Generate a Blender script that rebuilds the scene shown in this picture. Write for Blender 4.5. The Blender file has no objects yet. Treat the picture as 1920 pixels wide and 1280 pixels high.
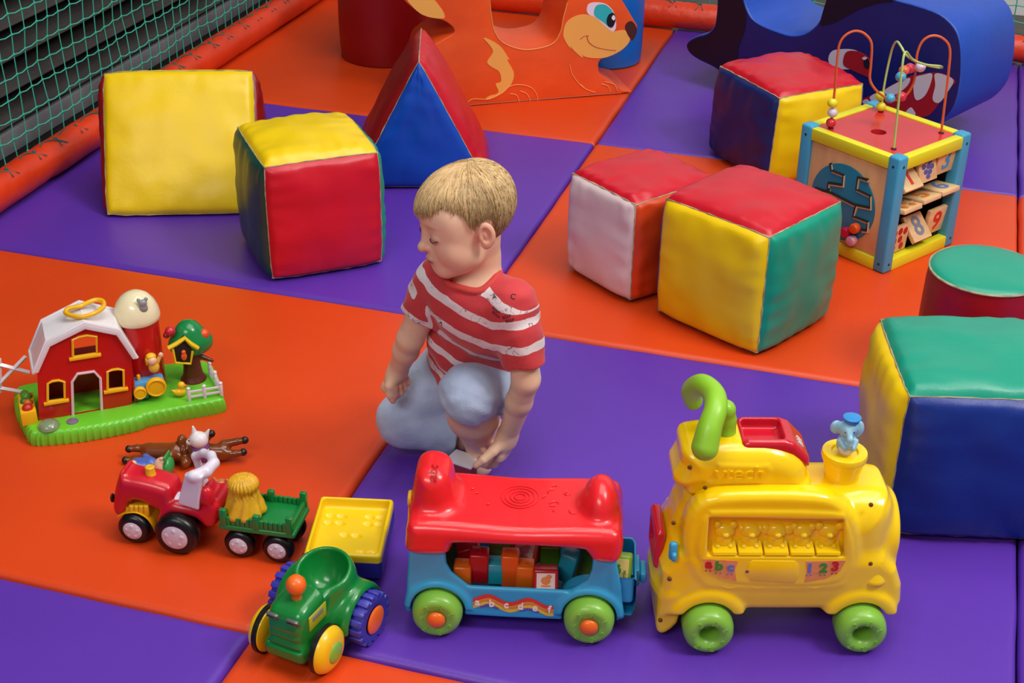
import bpy, bmesh, math, random
import numpy as np
from mathutils import Matrix, Vector, noise as mnoise

random.seed(7)
PI = math.pi
scene = bpy.context.scene
col = scene.collection

# ------------------------------------------------------------------ camera
FPX, PITCH, ROLL, YAW, CAMH = 2720.4336616583305, 0.5105250541173944, 0.014553349623285337, -0.2896311721311984, 1.4
_fw = np.array([math.sin(YAW)*math.cos(PITCH), math.cos(YAW)*math.cos(PITCH), -math.sin(PITCH)])
_r0 = np.array([math.cos(YAW), -math.sin(YAW), 0.0])
_u0 = np.cross(_r0, _fw)
_r = math.cos(ROLL)*_r0 + math.sin(ROLL)*_u0
_u = -math.sin(ROLL)*_r0 + math.cos(ROLL)*_u0
EYE = np.array([0, 0, CAMH])

def ray(px, py):
    return _fw*FPX + _r*(px-960) - _u*(py-640)

def at(px, py, z=0.0):
    """point on the horizontal plane z seen at a photo pixel"""
    d = ray(px, py)
    return EYE + d*(z-CAMH)/d[2]

def plane_pt(px, py, o, n):
    d = ray(px, py)
    o = np.asarray(o, float); n = np.asarray(n, float)
    return EYE + d*float(np.dot(o-EYE, n)/np.dot(d, n))

cam = bpy.data.cameras.new('camera')
cam_o = bpy.data.objects.new('camera', cam)
col.objects.link(cam_o)
cam.sensor_fit = 'HORIZONTAL'; cam.sensor_width = 36.0; cam.lens = FPX/1920*36.0
cam.clip_start = 0.05; cam.clip_end = 50
m = Matrix.Identity(4)
for i in range(3):
    m[i][0] = _r[i]; m[i][1] = _u[i]; m[i][2] = -_fw[i]; m[i][3] = EYE[i]
cam_o.matrix_world = m
scene.camera = cam_o
scene.view_settings.view_transform = 'Standard'

# ------------------------------------------------------------------ colour / materials
def lin(c):
    if isinstance(c, str):
        c = tuple(int(c[i:i+2], 16)/255 for i in (0, 2, 4))
    return tuple(x/12.92 if x <= .04045 else ((x+.055)/1.055)**2.4 for x in c[:3]) + (1.0,)

_mats = {}
def mat(name, color, rough=.4, bump=0.0, bscale=60, var=0.0, vscale=6, metal=0.0, spec=.5, coat=0.0, sss=0.0, trans=0.0, alpha=1.0, sheen=0.0, vcol=None, stretch=None, fine=0.0, fscale=900):
    """procedural principled material: noise bump, optional blotchy colour variation"""
    if name in _mats: return _mats[name]
    M = bpy.data.materials.new(name); M.use_nodes = True
    nt = M.node_tree; N = nt.nodes; L = nt.links
    b = N['Principled BSDF']
    b.inputs['Base Color'].default_value = lin(color)
    b.inputs['Roughness'].default_value = rough
    b.inputs['Metallic'].default_value = metal
    b.inputs['Specular IOR Level'].default_value = spec
    b.inputs['Coat Weight'].default_value = coat
    b.inputs['Coat Roughness'].default_value = .12
    b.inputs['Transmission Weight'].default_value = trans
    b.inputs['Alpha'].default_value = alpha
    b.inputs['Sheen Weight'].default_value = sheen
    if sss:
        b.inputs['Subsurface Weight'].default_value = sss
        b.inputs['Subsurface Radius'].default_value = (1.0, .35, .2)
        b.inputs['Subsurface Scale'].default_value = .006
    tc = N.new('ShaderNodeTexCoord')
    vec = tc.outputs['Object']
    if stretch:
        mp = N.new('ShaderNodeMapping'); mp.inputs['Scale'].default_value = stretch
        L.new(vec, mp.inputs['Vector']); vec = mp.outputs['Vector']
    base = None
    if vcol:
        a = N.new('ShaderNodeAttribute'); a.attribute_name = vcol
        base = a.outputs['Color']
    if var:
        n = N.new('ShaderNodeTexNoise'); n.inputs['Scale'].default_value = vscale; n.inputs['Detail'].default_value = 5
        L.new(vec, n.inputs['Vector'])
        mr = N.new('ShaderNodeMapRange')
        mr.inputs['From Min'].default_value = .3; mr.inputs['From Max'].default_value = .7
        mr.inputs['To Min'].default_value = 1-var; mr.inputs['To Max'].default_value = 1+var
        L.new(n.outputs['Fac'], mr.inputs['Value'])
        mx = N.new('ShaderNodeMix'); mx.data_type = 'RGBA'; mx.blend_type = 'MULTIPLY'
        mx.inputs['Factor'].default_value = 1
        if base is not None: L.new(base, mx.inputs['A'])
        else: mx.inputs['A'].default_value = lin(color)
        L.new(mr.outputs['Result'], mx.inputs['B'])
        base = mx.outputs['Result']
    if base is not None: L.new(base, b.inputs['Base Color'])
    if bump or fine:
        prev = None
        for s, a in ((bscale, bump), (fscale, fine)):
            if not a: continue
            n = N.new('ShaderNodeTexNoise'); n.inputs['Scale'].default_value = s; n.inputs['Detail'].default_value = 3
            L.new(vec, n.inputs['Vector'])
            bp = N.new('ShaderNodeBump'); bp.inputs['Strength'].default_value = a; bp.inputs['Distance'].default_value = .01 if s < 200 else .001
            L.new(n.outputs['Fac'], bp.inputs['Height'])
            if prev is not None: L.new(prev, bp.inputs['Normal'])
            prev = bp.outputs['Normal']
        L.new(prev, b.inputs['Normal'])
    _mats[name] = M
    return M

def plastic(name, color, rough=.25, **k):
    k.setdefault('var', .04); k.setdefault('vscale', 25); k.setdefault('coat', .15)
    return mat(name, color, rough, **k)

def vinyl(name, color, rough=.42, **k):
    k.setdefault('var', .07); k.setdefault('vscale', 9); k.setdefault('bump', .12); k.setdefault('bscale', 22); k.setdefault('fine', .25)
    return mat(name, color, rough, **k)

# ------------------------------------------------------------------ geometry: everything is a (verts, faces) pair
def xf(g, M):
    V, F = g
    V = np.asarray(V, float); A = np.array(M)
    return (V @ A[:3, :3].T + A[:3, 3], F)
def mv(g, x=0, y=0, z=0):
    return (np.asarray(g[0], float)+np.array([x, y, z]), g[1])
def rotm(axis, ang):
    return Matrix.Rotation(ang, 4, axis)
def rt(g, axis, ang):
    return xf(g, Matrix.Rotation(ang, 4, axis))
def sc(g, x, y=None, z=None):
    if y is None: y = z = x
    return (np.asarray(g[0], float)*np.array([x, y, z]), g[1])
def join(gs):
    Vs, Fs, o = [], [], 0
    for V, F in gs:
        Vs.append(np.asarray(V, float)); Fs += [tuple(i+o for i in f) for f in F]; o += len(V)
    return (np.concatenate(Vs), Fs)
def from_bm(bm):
    bm.verts.index_update()
    r = (np.array([v.co[:] for v in bm.verts]), [tuple(v.index for v in f.verts) for f in bm.faces])
    bm.free(); return r
def rbox(sx, sy, sz, r=.003, seg=2):
    """bevelled box, centred"""
    bm = bmesh.new(); bmesh.ops.create_cube(bm, size=1)
    for v in bm.verts: v.co = Vector((v.co.x*sx, v.co.y*sy, v.co.z*sz))
    r = min(r, .49*min(sx, sy, sz))
    if r > 0: bmesh.ops.bevel(bm, geom=list(bm.edges), offset=r, segments=seg, profile=.5, affect='EDGES')
    return from_bm(bm)
def ball(r=1, sx=1, sy=1, sz=1, u=20, v=12):
    bm = bmesh.new(); bmesh.ops.create_uvsphere(bm, u_segments=u, v_segments=v, radius=r)
    for q in bm.verts: q.co = Vector((q.co.x*sx, q.co.y*sy, q.co.z*sz))
    return from_bm(bm)
def lathe(prof, n=32, axis='Z', close=True):
    """profile of (radius, height) points spun about an axis"""
    V, F = [], []
    rows = []
    for r, h in prof:
        if r < 1e-6: rows.append([len(V)]); V.append((0, 0, h))
        else:
            rows.append(list(range(len(V), len(V)+n)))
            V += [(r*math.cos(2*PI*i/n), r*math.sin(2*PI*i/n), h) for i in range(n)]
    for a, b in zip(rows[:-1], rows[1:]):
        for i in range(n):
            j = (i+1) % n
            if len(a) == 1 and len(b) == 1: continue
            if len(a) == 1: F.append((a[0], b[j], b[i]))
            elif len(b) == 1: F.append((a[i], a[j], b[0]))
            else: F.append((a[i], a[j], b[j], b[i]))
    if close:
        if len(rows[0]) > 1: F.append(tuple(reversed(rows[0])))
        if len(rows[-1]) > 1: F.append(tuple(rows[-1]))
    g = (np.array(V, float), F)
    if axis == 'Y': g = rt(g, 'X', -PI/2)      # +height -> +Y
    if axis == 'X': g = rt(g, 'Y', PI/2)       # +height -> +X
    return g
def cyl(r, h, n=24, axis='Z', bev=.0015):
    b = min(bev, r*.4, h*.4)
    p = [(0, -h/2), (r-b, -h/2), (r-.3*b, -h/2+.3*b), (r, -h/2+b), (r, h/2-b), (r-.3*b, h/2-.3*b), (r-b, h/2), (0, h/2)]
    return lathe(p, n, axis)
def torus(R, r, n=32, k=12, axis='Z'):
    V, F = [], []
    for i in range(n):
        a = 2*PI*i/n
        for j in range(k):
            b = 2*PI*j/k
            V.append(((R+r*math.cos(b))*math.cos(a), (R+r*math.cos(b))*math.sin(a), r*math.sin(b)))
    for i in range(n):
        for j in range(k):
            F.append((i*k+j, ((i+1) % n)*k+j, ((i+1) % n)*k+(j+1) % k, i*k+(j+1) % k))
    g = (np.array(V), F)
    if axis == 'Y': g = rt(g, 'X', -PI/2)
    if axis == 'X': g = rt(g, 'Y', PI/2)
    return g
def smooth_path(P, n=8, closed=False):
    """Catmull-Rom through points (any width of columns)"""
    P = np.asarray(P, float); out = []
    m = len(P)
    for i in range(m if closed else m-1):
        if closed: a, b, c, d = P[(i-1) % m], P[i], P[(i+1) % m], P[(i+2) % m]
        else: a, b, c, d = P[max(i-1, 0)], P[i], P[i+1], P[min(i+2, m-1)]
        for k in range(n):
            t = k/n
            out.append(.5*((2*b)+(-a+c)*t+(2*a-5*b+4*c-d)*t*t+(-a+3*b-3*c+d)*t**3))
    if not closed: out.append(P[-1])
    return np.array(out)
def tube(P, r=.01, k=8, closed=False, flat=1.0, caps=True):
    """tube along points; r a number or one per point"""
    P = np.asarray(P, float); n = len(P)
    R = np.full(n, r) if np.isscalar(r) else np.asarray(r, float)
    T = np.roll(P, -1, 0)-np.roll(P, 1, 0) if closed else np.gradient(P, axis=0)
    T /= np.linalg.norm(T, axis=1)[:, None]+1e-12
    up = np.array([0, 0, 1.]) if abs(T[0][2]) < .9 else np.array([1., 0, 0])
    A = np.cross(T[0], up); A /= np.linalg.norm(A)
    V, F = [], []
    for i in range(n):
        A = A-T[i]*A.dot(T[i]); A /= np.linalg.norm(A)+1e-12
        B = np.cross(T[i], A)
        for j in range(k):
            a = 2*PI*j/k
            V.append(P[i]+R[i]*(math.cos(a)*A*flat+math.sin(a)*B))
    for i in range(n if closed else n-1):
        q = (i+1) % n
        for j in range(k):
            F.append((i*k+j, i*k+(j+1) % k, q*k+(j+1) % k, q*k+j))
    if caps and not closed:
        F.append(tuple(reversed(range(k)))); F.append(tuple(range((n-1)*k, n*k)))
    return (np.array(V), F)
def prism(poly, y0, y1, bev=0.0, seg=2):
    """outline of (x, z) points pushed from y0 to y1, rims bevelled"""
    bm = bmesh.new()
    a = [bm.verts.new((x, y0, z)) for x, z in poly]
    f = bm.faces.new(a)
    r = bmesh.ops.extrude_face_region(bm, geom=[f])
    top = [e for e in r['geom'] if isinstance(e, bmesh.types.BMVert)]
    for v in top: v.co.y = y1
    bmesh.ops.recalc_face_normals(bm, faces=bm.faces)
    if bev > 0:
        ed = [e for e in bm.edges if abs(e.verts[0].co.y-e.verts[1].co.y) < 1e-7]
        bmesh.ops.bevel(bm, geom=ed, offset=bev, segments=seg, profile=.5, affect='EDGES', clamp_overlap=True)
    bmesh.ops.triangulate(bm, faces=[f for f in bm.faces if len(f.verts) > 4])
    return from_bm(bm)
def grid(fn, nu, nv, cu=False, cv=False):
    """surface fn(u, v) on 0..1"""
    V = [fn(i/(nu if cu else nu-1), j/(nv if cv else nv-1)) for i in range(nu) for j in range(nv)]
    F = []
    for i in range(nu if cu else nu-1):
        for j in range(nv if cv else nv-1):
            F.append((i*nv+j, ((i+1) % nu)*nv+j, ((i+1) % nu)*nv+(j+1) % nv, i*nv+(j+1) % nv))
    return (np.array(V, float), F)
def text(s, size=.02, depth=.0006, bold=0.0):
    """letters as geometry in the XZ plane, facing -Y, centred"""
    c = bpy.data.curves.new('t', 'FONT'); c.body = s; c.size = size; c.extrude = depth; c.offset = bold
    c.align_x = 'CENTER'; c.align_y = 'CENTER'; c.resolution_u = 3
    o = bpy.data.objects.new('t', c); col.objects.link(o)
    dg = bpy.context.evaluated_depsgraph_get(); me = bpy.data.meshes.new_from_object(o.evaluated_get(dg))
    g = (np.array([v.co[:] for v in me.vertices]), [tuple(p.vertices) for p in me.polygons])
    bpy.data.objects.remove(o); bpy.data.curves.remove(c); bpy.data.meshes.remove(me)
    return rt(g, 'X', PI/2)

# ---- implicit surfaces
def smin(a, b, k):
    if k <= 0: return np.minimum(a, b)
    h = np.maximum(k-np.abs(a-b), 0)/k
    return np.minimum(a, b)-h*h*k*.25
def smax(a, b, k): return -smin(-a, -b, k)
def sm(L, n=4): return smooth_path(np.array(L, float), n, True)
def s_ball(P, c, r): return np.linalg.norm(P-np.array(c), axis=-1)-r
def s_ell(P, c, r, R=None):
    q = P-np.array(c)
    if R is not None: q = q @ np.array(R)          # columns of R = local axes
    r = np.array(r, float)
    k0 = np.linalg.norm(q/r, axis=-1); k1 = np.linalg.norm(q/(r*r), axis=-1)
    return k0*(k0-1)/np.maximum(k1, 1e-9)
def s_cap(P, a, b, r0, r1=None):
    a = np.array(a, float); b = np.array(b, float); r1 = r0 if r1 is None else r1
    d = b-a; t = np.clip((P-a) @ d/max(d @ d, 1e-12), 0, 1)
    return np.linalg.norm(P-a-t[..., None]*d, axis=-1)-(r0+(r1-r0)*t)
def s_chain(P, pts, rs, k=.01):
    d = None
    for i in range(len(pts)-1):
        e = s_cap(P, pts[i], pts[i+1], rs[i], rs[i+1])
        d = e if d is None else (smin(d, e, k) if k else np.minimum(d, e))
    return d
def s_box(P, c, h, r=0.0, R=None):
    q = P-np.array(c)
    if R is not None: q = q @ np.array(R)
    q = np.abs(q)-(np.array(h)-r)
    return np.linalg.norm(np.maximum(q, 0), axis=-1)+np.minimum(q.max(-1), 0)-r
def s_poly2(X, Z, poly):
    poly = np.asarray(poly, float); n = len(poly)
    d = np.full(X.shape, 1e9); s = np.ones(X.shape)
    for i in range(n):
        a = poly[i]; b = poly[i-1]
        e = b-a; wx = X-a[0]; wz = Z-a[1]
        t = np.clip((wx*e[0]+wz*e[1])/max(e @ e, 1e-12), 0, 1)
        d = np.minimum(d, (wx-e[0]*t)**2+(wz-e[1]*t)**2)
        c1 = Z >= a[1]; c2 = Z < b[1]; c3 = e[0]*wz > e[1]*wx
        s = np.where((c1 & c2 & c3) | (~c1 & ~c2 & ~c3), -s, s)
    return s*np.sqrt(d)
def s_extr(P, poly, y0, y1, r=.01):
    """outline in x-z pushed along y with round rims"""
    d2 = s_poly2(P[..., 0], P[..., 2], poly)+r
    dy = np.abs(P[..., 1]-(y0+y1)/2)-(y1-y0)/2+r
    return np.sqrt(np.maximum(d2, 0)**2+np.maximum(dy, 0)**2)+np.minimum(np.maximum(d2, dy), 0)-r
def s_cyl(P, c, axis, R, h, r=0.0):
    q = P-np.array(c); i = 'XYZ'.index(axis)
    rad = np.sqrt(sum(q[..., j]**2 for j in range(3) if j != i))-R+r
    dh = np.abs(q[..., i])-h+r
    return np.sqrt(np.maximum(rad, 0)**2+np.maximum(dh, 0)**2)+np.minimum(np.maximum(rad, dh), 0)-r

def sdf(f, lo, hi, h):
    """surface nets over an implicit function, only the blocks near the surface are sampled"""
    lo = np.array(lo, float); hi = np.array(hi, float)
    B = 8
    n = (np.ceil((hi-lo)/h/B).astype(int))*B+1
    D = np.full(n, 1.0, np.float32)
    nb = (n-1)//B
    I = np.stack(np.meshgrid(*[np.arange(k) for k in nb], indexing='ij'), -1).reshape(-1, 3)
    C = lo+(I+.5)*B*h
    dc = f(C)
    half = B*h*math.sqrt(3)/2
    for q in np.nonzero(dc < 0)[0]:
        i = I[q]*B; D[i[0]:i[0]+B+1, i[1]:i[1]+B+1, i[2]:i[2]+B+1] = -1
    act = np.nonzero(np.abs(dc) < half*1.4+h)[0]
    a = np.arange(B+1)
    loc = np.stack(np.meshgrid(a, a, a, indexing='ij'), -1)
    for s in range(0, len(act), 500):
        for q in [act[s:s+500]]:
            P = lo+(I[q][:, None, None, None, :]*B+loc)*h
            v = f(P.reshape(-1, 3)).reshape(len(q), B+1, B+1, B+1)
            for t, w in zip(q, v):
                i = I[t]*B; D[i[0]:i[0]+B+1, i[1]:i[1]+B+1, i[2]:i[2]+B+1] = w
    S = D < 0
    c = [S[i:n[0]-1+i, j:n[1]-1+j, k:n[2]-1+k] for i in (0, 1) for j in (0, 1) for k in (0, 1)]
    s = sum(x.astype(np.int8) for x in c)
    cells = np.argwhere((s > 0) & (s < 8))
    idx = -np.ones(n-1, np.int64); idx[tuple(cells.T)] = np.arange(len(cells))
    acc = np.zeros((len(cells), 3)); cnt = np.zeros(len(cells))
    cor = [(i, j, k) for i in (0, 1) for j in (0, 1) for k in (0, 1)]
    for a_ in cor:
        for b_ in cor:
            if sum(b_)-sum(a_) == 1 and all(y >= x for x, y in zip(a_, b_)):
                pa = cells+np.array(a_); pb = cells+np.array(b_)
                da = D[tuple(pa.T)].astype(float); db = D[tuple(pb.T)].astype(float)
                k = (da < 0) != (db < 0)
                t = np.where(k, da/np.where(k, da-db, 1), 0)
                acc += np.where(k[:, None], pa+t[:, None]*(pb-pa), 0); cnt += k
    V = lo+acc/np.maximum(cnt, 1)[:, None]*h
    F = []
    for ax in range(3):
        o = [0, 0, 0]; o[ax] = 1
        A = S[:n[0]-o[0], :n[1]-o[1], :n[2]-o[2]]; Bb = S[o[0]:, o[1]:, o[2]:]
        E = np.argwhere(A != Bb)
        u, v = (ax+1) % 3, (ax+2) % 3
        ok = (E[:, u] > 0) & (E[:, v] > 0) & (E[:, u] < n[u]-1) & (E[:, v] < n[v]-1)
        E = E[ok]
        du = np.zeros(3, int); du[u] = 1; dv = np.zeros(3, int); dv[v] = 1
        q = np.stack([idx[tuple((E-du-dv).T)], idx[tuple((E-dv).T)], idx[tuple(E.T)], idx[tuple((E-du).T)]], 1)
        fl = A[tuple(E.T)]
        q = np.where(fl[:, None], q, q[:, ::-1])
        F.append(q)
    F = np.concatenate(F)
    F = F[(F >= 0).all(1)]
    return (V, F)

# ------------------------------------------------------------------ objects
def obj(name, g, m, parent=None, smooth=40, vcols=None, tf=None):
    """one mesh object; smooth = angle under which edges shade smooth"""
    if isinstance(g, list): g = join(g)
    V, F = g
    me = bpy.data.meshes.new(name)
    if isinstance(F, np.ndarray):
        me.vertices.add(len(V)); me.vertices.foreach_set('co', np.asarray(V, np.float32).ravel())
        k = F.shape[1]
        me.loops.add(F.size); me.loops.foreach_set('vertex_index', F.astype(np.int32).ravel())
        me.polygons.add(len(F)); me.polygons.foreach_set('loop_start', np.arange(0, F.size, k, dtype=np.int32))
        me.update(calc_edges=True); me.validate()
    else:
        me.from_pydata([tuple(map(float, v)) for v in V], [], [tuple(map(int, f)) for f in F]); me.validate(); me.update()
        bm = bmesh.new(); bm.from_mesh(me); bmesh.ops.recalc_face_normals(bm, faces=bm.faces); bm.to_mesh(me); bm.free()
    me.materials.append(m)
    if smooth:
        me.polygons.foreach_set('use_smooth', np.ones(len(me.polygons), bool))
        if smooth < 180: me.set_sharp_from_angle(angle=math.radians(smooth))
    if vcols:
        for an, arr in vcols.items():
            arr = np.asarray(arr, np.float32)
            if arr.ndim == 1:
                at_ = me.attributes.new(an, 'FLOAT', 'POINT'); at_.data.foreach_set('value', arr)
            else:
                at_ = me.attributes.new(an, 'FLOAT_COLOR', 'POINT')
                at_.data.foreach_set('color', np.concatenate([arr, np.ones((len(arr), 1), np.float32)], 1).ravel())
    o = bpy.data.objects.new(name, me); col.objects.link(o)
    if parent is not None: o.parent = parent
    if tf is not None: o.matrix_local = tf
    return o

def tag(o, label, cat, group=None):
    o['label'] = label; o['category'] = cat
    if group: o['group'] = group
    return o
def thing(name, label, cat, loc=(0, 0, 0), rz=0.0, group=None):
    o = bpy.data.objects.new(name, None); col.objects.link(o)
    o.empty_display_size = .05
    o.location = tuple(map(float, loc[:3])); o.rotation_euler = (0, 0, rz)
    return tag(o, label, cat, group)
def part_label(o, s):
    o['label'] = s; return o
def struct(o, kind='structure'):
    o['kind'] = kind; return o
def dup(o, parent=None):
    c = o.copy(); col.objects.link(c)
    if parent is not None: c.parent = parent
    for ch in list(o.children): dup(ch, c)
    return c
def fbm(x, y, z=0.0):
    return mnoise.noise(Vector((x, y, z)))
def floor_frame(a, b):
    """frame on the floor through two photo pixels; loc(px, py, y=) gives local coordinates on a plane of local y or z"""
    o = at(*a); e = at(*b); an = math.atan2(e[1]-o[1], e[0]-o[0]); c, s = math.cos(an), math.sin(an)
    L = lambda v: np.array([v[0]*c+v[1]*s, -v[0]*s+v[1]*c, v[2]])
    C = L(EYE-o)
    def loc(px, py, y=0.0, z=None):
        d = L(ray(px, py)); t_ = (y-C[1])/d[1] if z is None else (z-C[2])/d[2]
        return C+t_*d
    return loc, o, an

T_GRN = plastic('lime_plastic', '7fb93f', .34, var=.06)
# ------------------------------------------------------------------ light
def area(name, loc, target, size, size_y, power, color=(1, 1, 1)):
    l = bpy.data.lights.new(name, 'AREA'); l.shape = 'RECTANGLE'; l.size = size; l.size_y = size_y; l.energy = power; l.color = color
    o = bpy.data.objects.new(name, l); col.objects.link(o)
    o.location = loc
    o.rotation_euler = (Vector(target)-Vector(loc)).to_track_quat('-Z', 'Y').to_euler()
    return o
for k in range(5):
    area('ceiling_tube_light', (-1.1+.62*k, 2.2, 4.2), (-1.1+.62*k, 2.2, 0), .12, 3.2, 23, (1, .97, .92))
area('hall_light', (2.2, 1.6, 3.6), (-.6, 2.4, 0), 1.1, 1.1, 100, (1, .96, .9))
area('front_fill_light', (-1.0, -1.6, 3.4), (-.5, 2.0, 0), 2.2, .8, 60, (1, .98, .95))  # added fill from behind the camera to brighten front sides, not a real lamp
w = bpy.data.worlds.new('hall'); scene.world = w; w.use_nodes = True
w.node_tree.nodes['Background'].inputs['Color'].default_value = (.9, .92, 1, 1)
w.node_tree.nodes['Background'].inputs['Strength'].default_value = .22

# ------------------------------------------------------------------ setting
X0, X1, X2, X3 = -1.99, -.82, .245, 1.31
XM, YM = -2.06, 4.56
Y0, Y1, Y2, Y3, Y4 = .45, 1.457, 2.447, 3.487, 4.49
concrete = mat('concrete', '57534d', .85, bump=.3, bscale=30, var=.15, vscale=8)
struct(obj('floor', mv(rbox(6.5, 8, .05, .0), -.5, 2.6, -.066), concrete))

purple = vinyl('purple_vinyl', '5a30a6', .38, var=.06, vscale=2.5, bump=.1, bscale=9)
orange = vinyl('orange_vinyl', 'd8430f', .4, var=.06, vscale=2.5, bump=.1, bscale=9)
def mat_slab(x0, x1, y0, y1, seed):
    """padded floor mat: soft rounded rim, faintly dented top"""
    nx, ny = 40, 40
    t = .04; r = .012; gap = .0012
    x0 += gap; x1 -= gap; y0 += gap; y1 -= gap
    def prof(d):      # height drop near the rim
        return -r+math.sqrt(max(r*r-max(r-d, 0)**2, 0)) if d < r else 0
    us = sorted(set([0, .0015, .004, .008, .013, .018, .03]+[i/nx for i in range(1, nx)]+[.97, .982, .987, .992, .996, .9985, 1]))
    V, F = [], []
    n = len(us)
    for a in us:
        for b in us:
            x = x0+a*(x1-x0); y = y0+b*(y1-y0)
            d = min(x-x0, x1-x, y-y0, y1-y)
            z = prof(d)+.0016*fbm(x*5+seed, y*5)*min(d/.05, 1)-.002*max(0, 1-d/.06)
            wob = .0025*fbm(x*9+seed, y*9, 3)*max(0, 1-d/.05)
            V.append((x+wob, y+wob, z))
    for i in range(n-1):
        for j in range(n-1): F.append((i*n+j, (i+1)*n+j, (i+1)*n+j+1, i*n+j+1))
    rim = [i*n for i in range(n)]+[(n-1)*n+j for j in range(1, n)]+[i*n+n-1 for i in range(n-2, -1, -1)]+[j for j in range(n-2, 0, -1)]
    b0 = len(V)
    for i in rim: V.append((V[i][0], V[i][1], -t))
    for k in range(len(rim)):
        q = (k+1) % len(rim)
        F.append((rim[k], b0+k, b0+q, rim[q]))
    F.append(tuple(range(b0+len(rim)-1, b0-1, -1)))
    return (np.array(V), F)
mats_ = [
    (XM, X1, Y0, Y1, purple, 'purple vinyl floor mat at the lower corner, nearest the green toy tractor'),
    (XM, X1, Y1, Y2, orange, 'orange vinyl floor mat that carries the toy barn and red tractor'),
    (XM, X1, Y2, Y3, purple, 'purple vinyl floor mat under the yellow wedge and the blue triangle block'),
    (XM, X1, Y3, YM, orange, 'orange vinyl floor mat under the fox rider and dark red cylinder'),
    (X1, X2, Y0, Y1, orange, 'orange vinyl floor mat along the bottom edge, in front of the ride-on toys'),
    (X1, X2, Y1, Y2, purple, 'purple vinyl floor mat under the block cart and yellow train'),
    (X1, X2, Y2, Y3, orange, 'orange vinyl floor mat under the white sided cube and bead maze'),
    (X1, X2, Y3, YM, purple, 'purple vinyl floor mat under the blue whale rider'),
    (X2, X3, Y1, Y2, purple, 'purple vinyl floor mat mostly cut off beside the teal topped cube'),
    (X2, X3, Y3, YM, purple, 'purple vinyl floor mat mostly cut off beyond the nose of the whale rider'),
    (X2, X3, Y2, Y3, orange, 'orange vinyl floor mat mostly cut off beside the green topped cylinder'),
]
for i, (a, b, c, d, m_, lb) in enumerate(mats_):
    tag(obj('floor_mat', mat_slab(a, b, c, d, i*3.7), m_, smooth=180), lb, 'floor mat', 'padded floor mats')

# ---- padded rails
rail_m = vinyl('orange_rail_vinyl', 'dd3a12', .36, bump=.35, bscale=26, var=.1)
lace_m = mat('green_lace', '2c5a55', .8)
def rail(P, r, seed):
    """padded tube with slack wrinkles and lap seams"""
    P = np.asarray(P, float)
    n = 160
    d = P[1]-P[0]; L = np.linalg.norm(d); d = d/L
    side = np.cross(d, [0, 0, 1]); up = np.array([0, 0, 1.])
    def fn(u, v):
        a = 2*PI*v; s = u*L
        k = s/.34; f = k-math.floor(k)
        rr = r*(1+.045*fbm(s*9+seed, math.cos(a)*1.4, math.sin(a)*1.4)+.03*math.exp(-((f-.5)*.34/.006)**2)-.05*math.exp(-((f-.47)*.34/.008)**2))
        rr *= 1+.02*math.sin(s*60+3*math.cos(a))*max(0, math.cos(a-.8))
        return P[0]+d*s+rr*(math.cos(a)*side+math.sin(a)*up)
    return grid(fn, n, 26, cv=True)
RR = .043
t = thing('padded_rail', 'orange padded vinyl rail running along the dark slatted wall', 'padded rail')
obj('padding', rail([(X0-RR, .6, RR), (X0-RR, 4.62, RR)], RR, 1.0), rail_m, t, 180)
def laces(P0, d, nrm, L, seed, step=.1):
    """net lacing: loops that wrap over the top of the rail"""
    rnd = random.Random(seed); gs = []
    s = .05
    while s < L:
        a = P0+d*s; k = .05+.03*rnd.random()
        pts = [a+nrm*.012+np.array([0, 0, RR*.55]), a+d*.01+np.array([0, 0, RR*.98])+nrm*.004, a+d*k*.6+np.array([0, 0, RR*1.03])-nrm*.004,
               a+d*k+np.array([0, 0, RR*(.96+.1*rnd.random())])+nrm*(.012*rnd.random()), a+d*(k+.02)+np.array([0, 0, RR*.7])+nrm*.028]
        gs.append(tube(smooth_path(pts, 4), .0016, 5))
        b = a+d*(k+.012)
        gs.append(mv(ball(.005, 1, 1, 1, 8, 6), *(b+np.array([0, 0, RR*.98])+nrm*.006)))
        for q in (-1, 1):
            gs.append(tube([b+np.array([0, 0, RR*.97])+nrm*.008, b+d*.012*q+np.array([0, 0, RR*.75])+nrm*.033], .0014, 4))
        s += step*(.8+.4*rnd.random())
    return gs
obj('lacing', laces(np.array([X0-RR, .9, RR]), np.array([0, 1., 0]), np.array([1., 0, 0]), 3.6, 3), lace_m, t)
yb = Y4+.012+RR
t = thing('padded_rail', 'orange padded vinyl rail along the pale back wall behind the riders', 'padded rail')
obj('padding', rail([(X0+.02, yb, RR), (1.6, yb+.0, RR)], RR, 5.0), rail_m, t, 180)
obj('lacing', laces(np.array([X0, yb, RR]), np.array([1., 0, 0]), np.array([0, -1., 0]), 3.4, 8), lace_m, t)

# ---- nets: knotted 5 cm squares
net_m = mat('green_net_cord', '35ab92', .6)
def net(origin, du, L, Hh, cell, sag, seed):
    gs = []
    rnd = random.Random(seed); du = np.array(du, float); o = np.array(origin, float)
    nrm = np.cross(du, [0, 0, 1])
    def node(i, j):
        wob = fbm(i*.31+seed, j*.37)*.012
        return o+du*(i*cell+.006*fbm(i*.9, j*.9, seed))+np.array([0, 0, j*cell*.98+.006*fbm(i*.7, j*.8, seed+4)])+nrm*wob
    nu, nv = int(L/cell)+1, int(Hh/cell)+1
    for i in range(nu):
        gs.append(tube([node(i, j) for j in range(nv)], 0.0017, 4, caps=False))
    for j in range(nv):
        pts = []
        for i in range(nu):
            p = node(i, j); pts.append(p)
            if i < nu-1: pts.append((p+node(i+1, j))/2-np.array([0, 0, sag]))
        gs.append(tube(pts, 0.0017, 4, caps=False))
    kn = [mv(ball(.0035, 1, 1, 1.1, 6, 5), *node(i, j)) for i in range(nu) for j in range(nv)]
    return gs, kn
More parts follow.
